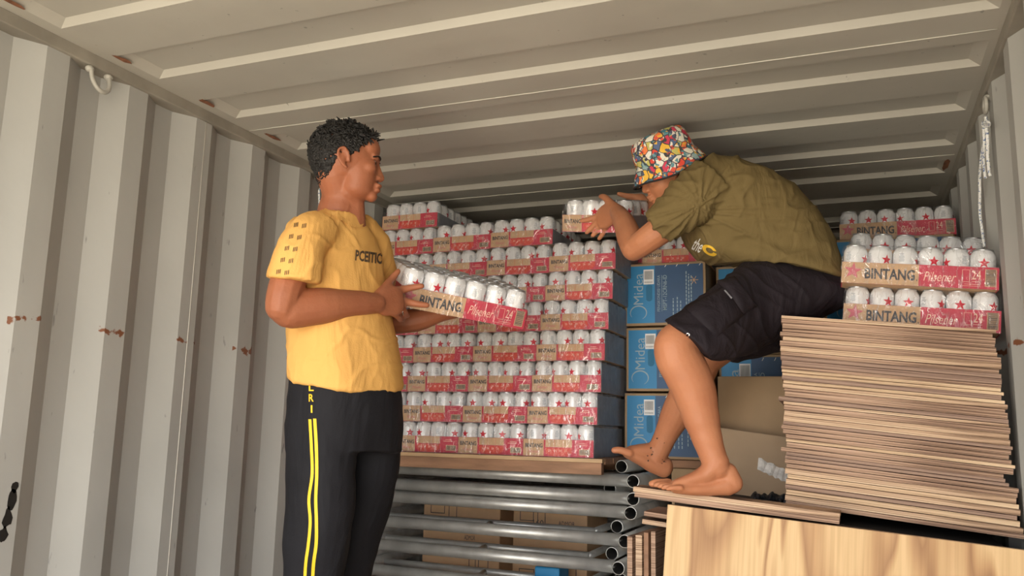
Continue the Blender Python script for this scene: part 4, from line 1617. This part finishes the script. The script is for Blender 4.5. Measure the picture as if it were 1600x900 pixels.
mb.tube([P(556, 362, 2.50), P(576, 385, 2.56), P(586, 420, 2.61), P(590, 440, 2.63)], [(.060, .062), (.066, .066), (.068, .068), (.070, .068)], M_YEL, 24, 3)


def fold1(co, n):
    a = 0.0
    # folds radiating from the belly to the back and hanging drapes towards the hem
    h = max(0.0, min(1.0, (P(0, 470, 2.4).z - co.z) / 0.25))
    u = co.dot(S1) * 1.0 + co.dot(D1) * 1.4
    u = u + 0.05 * noise.noise(co * 3.0)
    a += 0.0045 * h * math.sin(u * 30 + co.z * 10 + 2.0 * noise.noise(co * 3.0))
    a += 0.004 * noise.noise(co * 6.0)
    for (qx, qz, sc) in ((7, 10, .0035), (11, -9, .002)):
        w_ = noise.noise(V((u * qx + co.z * qz * .6, co.z * qz - u * 3, 8 + qx)))
        a += sc * max(0.0, 1 - abs(w_) * 4.0) ** 2
    return a


shirt1 = bake(mb, 'shirt', Y, 0.0052, 12, fold1)
shirt1['label'] = 'yellow cotton T-shirt with faded chest lettering and dashes on the sleeve'
bv1 = bvh_of(shirt1)


def child_decal(name, par, bvh, geo, m, cuts=0, off=0.0014):
    o = decal(name, None, bvh, geo, m, off, cuts)
    o.parent = par
    if par.parent is not None:
        o.matrix_parent_inverse = (par.parent.matrix_basis @ par.matrix_parent_inverse).inverted()
    return o


child_decal('chest_print', shirt1, bv1, px_text('PCEITIC', 553, 407, 43, 17, 0.14, shear=-0.15, bold=0.035), M_SHPR, 1)
vs, fs = [], []
for r_, (xa, ya) in enumerate(((0, 0), (12.5, 1.5))):
    for k in range(5):
        bx = 459 - 6.5 * k + xa + (0 if k else 1)
        by = 349 + 18.0 * k + ya + k * .2
        for j in range(3):
            x, y = bx + j * 2.5, by + j * -.5 + 0
            b = len(vs)
            vs += [(x, y), (x + 1.2, y - .3), (x + .2, y + 6.4), (x - 1.0, y + 6.7)]
            fs.append((b, b + 1, b + 2, b + 3))
child_decal('sleeve_marks', shirt1, bv1, (vs, fs), M_SHPR)
# collar rib
cv = densify([(500, 327), (508, 330), (520, 335), (533, 342), (546, 350), (558, 354), (566, 352)], 5)
vs, fs = [], []
for i, (x, y) in enumerate(cv):
    vs += [(x + 1.2, y - 2.2), (x - 1.2, y + 2.6)]
    if i:
        fs.append((2 * i - 2, 2 * i - 1, 2 * i + 1, 2 * i))
child_decal('collar', shirt1, bv1, (vs, fs), M_YEL, off=0.0035)

# trousers
mb = MB()
S1n, D1n = S1, D1
rg = [ring_of(P(540, 578, 2.40), S1 * .165, D1 * .125, 28), ring_of(P(540, 620, 2.40), S1 * .172, D1 * .135, 28), ring_of(P(539, 665, 2.40), S1 * .180, D1 * .137, 28), ring_of(P(539, 705, 2.40), S1 * .180, D1 * .130, 28)]
mb.rings(rg, M_TRK)


def leg_rings(lst):
    return [ring_of(P(x, y, z), S1 * s, D1 * d, 24, 2.1) for x, y, z, s, d in lst]


mb.rings(leg_rings([(503, 660, 2.32, .085, .100), (502, 720, 2.32, .090, .104), (500, 790, 2.31, .090, .098), (495, 850, 2.30, .086, .088), (491, 905, 2.30, .080, .078), (486, 1000, 2.31, .074, .072), (480, 1085, 2.32, .066, .066)]), M_TRK)
mb.rings(leg_rings([(578, 660, 2.50, .085, .098), (575, 720, 2.51, .090, .098), (564, 790, 2.52, .088, .090), (549, 850, 2.52, .084, .080), (538, 905, 2.52, .078, .073), (522, 1000, 2.52, .072, .070), (512, 1085, 2.52, .066, .066)]), M_TRK)


def fold2(co, n):
    return 0.006 * noise.noise(V((co.x * 9, co.y * 9, co.z * 4))) + 0.003 * noise.noise(V((co.x * 14, co.y * 14, co.z * 22)))


trs = bake(mb, 'trousers', Y, 0.0055, 5, fold2)
trs['label'] = 'black tracksuit trousers with two yellow side stripes and letters LRI'
bvt = bvh_of(trs)
l1_ = densify([(484.5, 655), (487, 700), (488, 740), (483, 780), (485, 815), (482, 850), (478, 880), (476, 915)], 6)
l2_ = densify([(492, 654), (494.5, 700), (495, 740), (493.5, 780), (494.5, 815), (494, 850), (490, 880), (488, 915)], 6)
child_decal('side_stripe', trs, bvt, px_strip(l1_, 4.6), M_YSTR)
child_decal('side_stripe', trs, bvt, px_strip(l2_, 5.0), M_YSTR)
for ch, y in (('L', 611), ('R', 627.5), ('I', 645)):
    child_decal('side_letter', trs, bvt, px_text(ch, 483 if ch != 'I' else 486, y, 7.5 if ch != 'I' else 2.5, 12, 0, bold=0.02), M_YSTR)
# silver finger ring
mb = MB()
cen = P(630, 486, 2.452)
mb.tube([cen + (UZ * math.cos(2 * PI * i / 20) * .0112 + FH * math.sin(2 * PI * i / 20) * .0112) for i in range(21)], .0018, M_SILVER, 8)
o = mb.build('finger_ring'); tag(o, 'silver ring on the finger of the man in yellow', 'ring')
# the tray he lifts
TH1 = case((-1.242, 2.150, CZ + 0.352), (math.radians(17.3), math.radians(6.5), math.radians(43.6)), 'tilted wrapped tray of white cans held in the hands of the man in yellow', True, True, angs=[0.25, 0.2, -1.5, -1.9, 0.35, 0.95])
# what he stands on, below the frame
zf = P(510, 1130, 2.40).z
t = thing('wooden_platform', 'low timber platform under the man in yellow, on the container floor', 'platform', (P(510, 1130, 2.4).x - 0.35, P(510, 1130, 2.4).y - .38, 0))
mb = MB(); mb.box((0, 0, zf - .030), (0.75, 0.70, zf - .008), M_PE[1], bev=0.002); mb.build('deck', t)
for xx, yy_ in ((0.02, 0.02), (0.65, 0.02), (0.02, 0.60), (0.65, 0.60)):
    mb = MB(); mb.box((xx, yy_, 0), (xx + .08, yy_ + .08, zf - .030), M_TIMBER, bev=0.003); mb.build('leg', t)

# ---- the bending man in the bucket hat
G = thing('person', 'barefoot man in olive T-shirt and bucket hat bending forward with a tray of cans', 'person', P(1100, 778, 2.30))
bpy.context.view_layer.update()
mb = MB()
m = M_SKIN2
# head: looks down to the left, hidden by the hat
hatC = P(1047, 266, 2.74)
hup = (RH * -0.42 + UZ * 0.88 - FH * 0.22).normalized()
hf = (RH * -0.80 - UZ * 0.45 + FH * 0.22)
hf = (hf - hup * hf.dot(hup)).normalized()
C2 = hatC + hup * 0.020 + hf * -0.004
at2, l2 = head_shape(mb, C2, hf, hup, m, 0.97)
mb.limb([C2 - hf * .03 - hup * .05, P(1070, 290, 2.75), P(1100, 305, 2.76)], [(.056, .056), (.058, .058), (.075, .075)], m, 16)
# trunk core
LB(mb, [(1100, 310, 2.76), (1160, 330, 2.75), (1220, 370, 2.73), (1250, 425, 2.72)], [(.09, .13), (.10, .13), (.10, .13), (.10, .14)], m, 18)
# near (left) arm
LB(mb, [(1085, 318, 2.66), (1050, 345, 2.66), (1015, 372, 2.68), (992, 388, 2.72)], [.052, .050, .044, .040], m, 16)
LB(mb, [(990, 388, 2.72), (984, 372, 2.78), (976, 350, 2.86), (966, 332, 2.95)], [(.042, .040), (.044, .042), (.038, .038), (.027, .030)], m, 16)
# near hand over the front corner of the tray
LB(mb, [(966, 332, 2.95), (957, 333, 2.99), (946, 338, 3.02), (938, 342, 3.04)], [(.028, .024), (.042, .022), (.046, .018), (.040, .014)], m, 14)
LB(mb, [(958, 322, 2.99), (951, 314, 3.02), (944, 308, 3.05), (939, 307, 3.08)], [.017, .014, .012, .0095], m, 10)
fz = 3.055
LB(mb, [(940, 334, 3.04), (930, 339, fz), (920, 343, fz + .01), (909, 345, fz + .02)], [.0120, .0108, .0100, .0086], m, 10)
LB(mb, [(939, 342, 3.04), (931, 349, fz), (924, 356, fz + .01), (917, 363, fz + .015)], [.0120, .0108, .0100, .0086], m, 10)
LB(mb, [(943, 349, 3.03), (937, 356, fz), (932, 362, fz + .01), (926, 368, fz + .015)], [.0115, .0105, .0096, .0084], m, 10)
LB(mb, [(949, 352, 3.02), (945, 360, fz - .01), (941, 367, fz), (936, 373, fz + .01)], [.0105, .0095, .0088, .0075], m, 10)
# far (right) arm and hand behind the tray top
LB(mb, [(1060, 300, 2.92), (1050, 330, 3.0), (1045, 340, 3.08)], [.046, .044, .040], m)
LB(mb, [(1045, 338, 3.08), (1030, 327, 3.13), (1010, 320, 3.19)], [.040, .034, .026], m)
LB(mb, [(1010, 320, 3.19), (1000, 316, 3.21), (990, 314, 3.23)], [(.024, .026), (.034, .020), (.030, .015)], m)
for k, (dx, dy) in enumerate(((0, 0), (1, 5), (2, 10), (4, 14))):
    LB(mb, [(993 + dx, 311 + dy * .8, 3.22), (984 + dx * 2, 312 + dy, 3.235), (976 + dx * 3, 316 + dy, 3.26)], [.0105, .0095, .008], m, 8)
LB(mb, [(1002, 312, 3.20), (990, 308, 3.21), (978, 306, 3.21), (967, 303, 3.21)], [.016, .0135, .011, .009], m, 10)
# near (left) leg
LB(mb, [(1250, 455, 2.68), (1180, 482, 2.57), (1118, 510, 2.44), (1084, 525, 2.395), (1063, 533, 2.365), (1056, 544, 2.352), (1061, 560, 2.350), (1074, 585, 2.348), (1085, 613, 2.345), (1095, 651, 2.335), (1103, 679, 2.325), (1112, 707, 2.315), (1121, 730, 2.305)], [(.065, .075), (.070, .075), (.068, .070), (.058, .060), (.058, .058), (.064, .058), (.069, .060), (.067, .060), (.063, .058), (.053, .050), (.044, .042), (.037, .038), (.034, .034)], m, 22, 4)
# near foot
zt = 2.305
LB(mb, [(1136, 757, zt), (1112, 762, zt), (1085, 764, zt), (1056, 762, zt)], [(.031, .030), (.022, .030), (.018, .036), (.016, .042)], m, 16)
LB(mb, [(1138, 738, zt), (1144, 755, zt)], [(.026, .026), (.030, .028)], m, 12)
LB(mb, [(1120, 722, zt), (1104, 741, zt + .004), (1078, 752, zt + .006), (1056, 758, zt + .008)], [(.034, .034), (.027, .036), (.020, .038), (.015, .040)], m, 16)
for k in range(5):
    dz = -.040 + .0200 * k
    x0 = 1058 - 4.8 * k
    y0 = 765.5 - 2.0 * k
    ln = (15, 17, 18, 19, 20)[k]
    r = (.0074, .0078, .0082, .0086, .0120)[k]
    LB(mb, [(x0 + 6, y0 - 3, zt + dz), (x0 - ln * .55, y0 - 3.2, zt + dz), (x0 - ln, y0 - 1.6, zt + dz)], [r * 1.1, r, r * .85], m, 8)
# far (right) leg
LB(mb, [(1240, 470, 2.84), (1180, 500, 2.80), (1125, 535, 2.76), (1100, 560, 2.75)], [.09, .085, .07, .06], m, 16)
LB(mb, [(1100, 560, 2.75), (1085, 590, 2.76), (1060, 640, 2.80), (1038, 685, 2.83), (1026, 712, 2.84)], [.058, .060, .052, .038, .036], m, 18)
zr = 2.84
LB(mb, [(1038, 730, zr), (1022, 726, zr), (1000, 716, zr), (982, 708, zr)], [(.036, .030), (.030, .034), (.023, .038), (.019, .042)], m, 16)
LB(mb, [(1020, 705, zr), (1006, 704, zr), (986, 704, zr)], [(.032, .032), (.024, .034), (.017, .038)], m, 16)
for k in range(5):
    dz = -.034 + .0170 * k
    r = (.0125, .0098, .0092, .0088, .008)[k]
    ln = (22, 19, 18, 16, 13)[k]
    LB(mb, [(984, 708 + k * .6, zr + dz), (982 - ln * .6, 703.5 + k * .6, zr + dz), (982 - ln, 703.5 + k * .8, zr + dz)], [r * 1.15, r, r * .9], m, 8)
body2 = bake(mb, 'body', G, 0.0038, 3)
bvb = bvh_of(body2)
# dried mud spots on the far ankle
M_MUD = mat('dried_mud', (0.10, 0.055, 0.035), 0.9)
M_MUDL = mat('pale_dust', (0.50, 0.36, 0.28), 0.9)
vs, fs = [], []
rm = random.Random(9)
for (x, y, r) in ((1027, 685, 1.6), (1017, 700, 1.8), (1012, 712, 1.5), (1018, 710, 2.0), (1038, 692, 1.1), (1037, 721, 1.6), (1034, 724, 1.2), (1013, 720, 1.6), (1020, 706, 1.3), (1040, 722, 1.0), (1035, 718, .9)):
    b = len(vs)
    n = 7
    vs += [(x + r * rm.uniform(.5, 1.4) * math.cos(2 * PI * i / n), y + r * rm.uniform(.4, 1.2) * math.sin(2 * PI * i / n)) for i in range(n)]
    fs.append(tuple(range(b, b + n)))
for f_ in fs:
    child_decal('mud_spot', body2, bvb, ([vs[i] for i in f_], [tuple(range(len(f_)))]), M_MUD, off=0.0009)

# olive T-shirt: rings across the arched back
mb = MB()
m = M_OLIVE


def arch(bx, by, fx, fy, zc_, hd, e=2.3, n=36):
    b, f_ = P(bx, by, zc_), P(fx, fy, zc_)
    c = (b + f_) / 2
    return ring_of(c, (b - f_) / 2, cF * hd, n, e)


mb.rings([arch(1092, 250, 1064, 300, 2.75, .085), arch(1106, 243, 1062, 318, 2.75, .150), arch(1140, 247, 1066, 338, 2.75, .195), arch(1190, 264, 1070, 360, 2.745, .200), arch(1238, 292, 1075, 382, 2.74, .190), arch(1274, 332, 1090, 402, 2.73, .180), arch(1298, 378, 1116, 416, 2.72, .180), arch(1309, 415, 1138, 414, 2.71, .180), arch(1311, 436, 1172, 408, 2.71, .180)], m)
mb.tube([P(1108, 292, 2.62), P(1080, 312, 2.60), P(1052, 335, 2.62), P(1030, 353, 2.645)], [(.085, .085), (.078, .075), (.068, .064), (.060, .056)], m, 24, 3)
mb.tube([P(1085, 290, 2.88), P(1062, 310, 2.94), P(1054, 330, 2.99)], [.075, .068, .060], m, 20, 3)


def fold3(co, n):
    d = co - P(1085, 330, 2.6)
    r = d.length
    u = math.atan2(d.dot(UZ), d.dot(RH))
    a = 0.006 * noise.noise(co * 6.0)
    # creases fanning from the armpit
    k = max(0, 1 - r / 0.5) 
    a += 0.010 * k * max(0.0, 1 - abs(noise.noise(V((u * 3.2, r * 2.0, 1.0))) * 3.5)) ** 2
    e_ = co - P(1200, 415, 2.55)
    a += 0.006 * max(0, 1 - e_.length / .25) * math.sin(e_.dot(RH) * 20 + e_.z * 75 + 3 * noise.noise(co * 5))
    q = noise.noise(V((co.dot(RH) * 6 + co.z * 8, co.z * 16 - co.dot(RH) * 7, 5.0)))
    a += 0.005 * max(0, 1 - abs(q) * 3.5) ** 2
    return a


shirt2 = bake(mb, 'shirt', G, 0.0052, 6, fold3)
shirt2['label'] = 'olive brown T-shirt with white and yellow chest print'
bv2 = bvh_of(shirt2)
child_decal('white_print', shirt2, bv2, px_text('the', 1080, 389, 15, 21, 0.45, shear=0.2, bold=0.012), M_WPRINT, 1)


def px_ring(cx, cy, rx, ry, w_, ang, a0=0, a1=2 * PI, n=22):
    vs, fs = [], []
    for i in range(n + 1):
        t = a0 + (a1 - a0) * i / n
        for q in (1, 1 - w_):
            x, y = rx * q * math.cos(t), ry * q * math.sin(t)
            vs.append((cx + x * math.cos(ang) - y * math.sin(ang), cy + x * math.sin(ang) + y * math.cos(ang)))
        if i:
            fs.append((2 * i - 2, 2 * i - 1, 2 * i + 1, 2 * i))
    return vs, fs


child_decal('yellow_print', shirt2, bv2, px_ring(1109, 391, 12.5, 7.0, 0.5, 0.55, -0.2, 5.6), M_YPRINT)

# shorts
mb = MB()
m = M_SHORT


def tr(ax, ay, bx, by, zc_, hd, e=2.2):
    a, b = P(ax, ay, zc_), P(bx, by, zc_)
    return ring_of((a + b) / 2, (a - b) / 2, cF * hd, 30, e)


mb.rings([tr(1309, 428, 1300, 484, 2.72, .165), tr(1280, 415, 1285, 494, 2.71, .172), tr(1235, 408, 1250, 510, 2.68, .172), tr(1192, 404, 1215, 530, 2.63, .150), tr(1165, 412, 1190, 542, 2.58, .125), tr(1130, 438, 1165, 556, 2.49, .112), tr(1090, 468, 1140, 562, 2.42, .105), tr(1060, 489, 1122, 564, 2.385, .100), tr(1040, 500, 1110, 562, 2.37, .098)], m)
mb.rings([tr(1255, 420, 1265, 505, 2.84, .11), tr(1200, 445, 1225, 545, 2.83, .11), tr(1150, 475, 1185, 558, 2.80, .10), tr(1112, 508, 1142, 566, 2.77, .09)], m)


def fold4(co, n):
    return 0.006 * noise.noise(co * 8.0) + 0.005 * max(0, 1 - abs(noise.noise(V((co.dot(RH) * 9 + co.z * 9, co.z * 12, 2)))) * 3) ** 2


sh = bake(mb, 'shorts', G, 0.0055, 4, fold4)
sh['label'] = 'dark knee-length cargo shorts'
bvs = bvh_of(sh)


def slab(name, par, bvh, px, m_, th, cuts=3):
    """raised cloth piece (pocket, flap) outlined in pixels on the garment"""
    mb_ = MB()
    q0, q1, q2, q3 = [V((a, b, 0)) for a, b in px]
    n = 9
    g = [[None] * (n + 1) for _ in range(n + 1)]
    gi = [[None] * (n + 1) for _ in range(n + 1)]
    for i in range(n + 1):
        for j in range(n + 1):
            u, v = i / n, j / n
            c = (q0 * (1 - u) + q1 * u) * (1 - v) + (q3 * (1 - u) + q2 * u) * v
            d = (P(c.x, c.y, 1.0) - CAMP).normalized()
            h = bvh.ray_cast(CAMP, d)
            if h[0] is None:
                return None
            nn = h[1] if h[1].dot(d) < 0 else -h[1]
            ed = min(u, v, 1 - u, 1 - v)
            k = th * min(1.0, 0.35 + ed * 4)
            g[i][j] = mb_.bm.verts.new(h[0] + nn * k)
            gi[i][j] = mb_.bm.verts.new(h[0] - nn * 0.002)
    for i in range(n):
        for j in range(n):
            f = mb_.bm.faces.new((g[i][j], g[i + 1][j], g[i + 1][j + 1], g[i][j + 1])); f.smooth = True
            mb_.bm.faces.new((gi[i][j], gi[i][j + 1], gi[i + 1][j + 1], gi[i + 1][j]))
    for i in range(n):
        for a, b in (((i, 0), (i + 1, 0)), ((i, n), (i + 1, n)), ((0, i), (0, i + 1)), ((n, i), (n, i + 1))):
            mb_.bm.faces.new((g[a[0]][a[1]], g[b[0]][b[1]], gi[b[0]][b[1]], gi[a[0]][a[1]]))
    mb_.mi(m_)
    o_ = mb_.build(name)
    o_.parent = par
    o_.matrix_parent_inverse = (par.parent.matrix_basis @ par.matrix_parent_inverse).inverted()
    return o_


slab('cargo_pocket', sh, bvs, [(1070, 482), (1136, 446), (1162, 492), (1118, 527)], M_SHORT, 0.012)
slab('pocket_flap', sh, bvs, [(1122, 440), (1148, 434), (1182, 478), (1158, 492)], M_SHORT, 0.016)
child_decal('pocket_tag', sh, bvs, ([(1129, 461), (1131, 460), (1140, 471), (1138, 473)], [(0, 1, 2, 3)]), mat('grey_tag', (0.30, 0.30, 0.33), 0.5), off=0.0175)
child_decal('eyelet', sh, bvs, px_ring(1074.5, 523.5, 3.0, 3.0, .4, 0), M_SILVER, off=0.002)
# bucket hat
M_HAT = bpy.data.materials.new('sticker_print_cotton')
M_HAT.use_nodes = True
t_ = M_HAT.node_tree
b_h = t_.nodes['Principled BSDF']
b_h.inputs['Roughness'].default_value = 0.8
tc = t_.nodes.new('ShaderNodeTexCoord')
nz = t_.nodes.new('ShaderNodeTexNoise'); nz.inputs['Scale'].default_value = 18
mxv = t_.nodes.new('ShaderNodeMixRGB'); mxv.inputs[0].default_value = 0.035
t_.links.new(tc.outputs['Object'], nz.inputs[0]); t_.links.new(tc.outputs['Object'], mxv.inputs[1]); t_.links.new(nz.outputs[1], mxv.inputs[2])


def vor(feature, scale):
    v = t_.nodes.new('ShaderNodeTexVoronoi'); v.feature = feature; v.inputs['Scale'].default_value = scale
    t_.links.new(mxv.outputs[0], v.inputs['Vector'])
    return v


def pal(src, cols):
    r = t_.nodes.new('ShaderNodeValToRGB'); r.color_ramp.interpolation = 'CONSTANT'
    r.color_ramp.elements[0].color = (*cols[0], 1)
    r.color_ramp.elements[1].position = 1.0 / len(cols); r.color_ramp.elements[1].color = (*cols[1], 1)
    for i in range(2, len(cols)):
        e = r.color_ramp.elements.new(i / len(cols)); e.color = (*cols[i], 1)
    s = t_.nodes.new('ShaderNodeSeparateColor')
    t_.links.new(src, s.inputs[0]); t_.links.new(s.outputs[0], r.inputs[0])
    return r


v1 = vor('F1', 42); v2 = vor('F1', 95)
p1 = pal(v1.outputs['Color'], [(.78, .74, .62), (.70, .07, .04), (.05, .20, .27), (.85, .50, .06), (.80, .78, .70), (.62, .05, .10), (.10, .14, .26), (.55, .50, .14), (.85, .22, .06), (.30, .42, .42)])
p2 = pal(v2.outputs['Color'], [(.82, .78, .68), (.08, .10, .16), (.80, .45, .05), (.70, .10, .06), (.12, .28, .32), (.75, .70, .62)])
gt = t_.nodes.new('ShaderNodeMath'); gt.operation = 'GREATER_THAN'; gt.inputs[1].default_value = 0.62
s2 = t_.nodes.new('ShaderNodeSeparateColor'); t_.links.new(v2.outputs['Color'], s2.inputs[0]); t_.links.new(s2.outputs[1], gt.inputs[0])
mA = t_.nodes.new('ShaderNodeMixRGB'); t_.links.new(gt.outputs[0], mA.inputs[0]); t_.links.new(p1.outputs[0], mA.inputs[1]); t_.links.new(p2.outputs[0], mA.inputs[2])
ve = vor('DISTANCE_TO_EDGE', 42)
lt = t_.nodes.new('ShaderNodeMath'); lt.operation = 'LESS_THAN'; lt.inputs[1].default_value = 0.055; t_.links.new(ve.outputs[0], lt.inputs[0])
mB = t_.nodes.new('ShaderNodeMixRGB'); t_.links.new(lt.outputs[0], mB.inputs[0]); t_.links.new(mA.outputs[0], mB.inputs[1]); mB.inputs[2].default_value = (.05, .05, .06, 1)
t_.links.new(mB.outputs[0], b_h.inputs['Base Color'])
M_HATIN = mat('black_hat_lining', (0.02, 0.018, 0.018), 0.8)
mb = MB()
hx = (hf - hup * hf.dot(hup)).normalized()
hy = hup.cross(hx).normalized()


def hr(r, t, wob=0.0):
    out = []
    for i in range(40):
        a = 2 * PI * i / 40
        rr = r * (1 + wob * (0.04 * math.sin(a * 3 + 1) + 0.03 * math.sin(a * 5)))
        out.append(hatC + hx * (rr * 1.05 * math.cos(a)) + hy * (rr * 0.96 * math.sin(a)) + hup * (t + wob * 0.006 * math.sin(a * 3)))
    return out


mb.rings([hr(.118, -.010, 1), hr(.108, .016, .8), hr(.098, .038, .4), hr(.0955, .045), hr(.092, .080), hr(.087, .108), hr(.078, .122), hr(.055, .130), hr(.02, .132)], M_HAT)
mb.bm.faces.ensure_lookup_table()
# open the bottom: drop the first cap
cap = [f for f in mb.bm.faces if len(f.verts) == 40]
cap.sort(key=lambda f: (f.calc_center_median() - hatC).dot(hup))
bmesh.ops.delete(mb.bm, geom=[cap[0]], context='FACES')
hat = mb.build('bucket_hat')
hat.parent = G; hat.matrix_parent_inverse = G.matrix_basis.inverted()
hat['label'] = 'bucket hat with a colourful sticker print and black brim edge'
sd = hat.modifiers.new('thickness', 'SOLIDIFY'); sd.thickness = 0.002; sd.offset = -1
mb = MB()
mb.tube(hr(.1185, -.0105, 1) + [hr(.1185, -.0105, 1)[0]], .0032, M_HATIN, 8)
br = mb.build('brim_edge'); br.parent = hat; br.matrix_parent_inverse = (G.matrix_basis @ hat.matrix_parent_inverse).inverted()

# the tray in his hands
case((-0.985, 2.895, CZ + 0.728), (math.radians(13), math.radians(7), math.radians(-9)), 'wrapped tray of white cans held up in the hands of the bending man', False, True, angs=[-1.4, 0.8, 1.6, 0.9])

# crumpled black strap behind the heel
mb = MB()
rb_ = random.Random(5)
for i in range(12):
    mb.blob(V((0.0085 * i, 0.01 * math.sin(i * 2), 0.010 + 0.006 * rb_.random())), (0.009, 0.03, 0.010 + 0.012 * rb_.random()), M_BAG, Euler((rb_.uniform(-.4, .4), rb_.uniform(-.5, .5), rb_.uniform(-.5, .5))).to_matrix(), sub=2)
mb.box((0.0, -0.02, 0), (0.10, 0.03, 0.008), M_BAG)
o = bake(mb, 'black_strap', None, 0.0022, 1, lambda c, n: 0.002 * noise.noise(c * 120))
o.location = P(1178, 784, 2.66)
tag(o, 'crumpled black plastic strap between the heel and the plywood stack', 'strap')
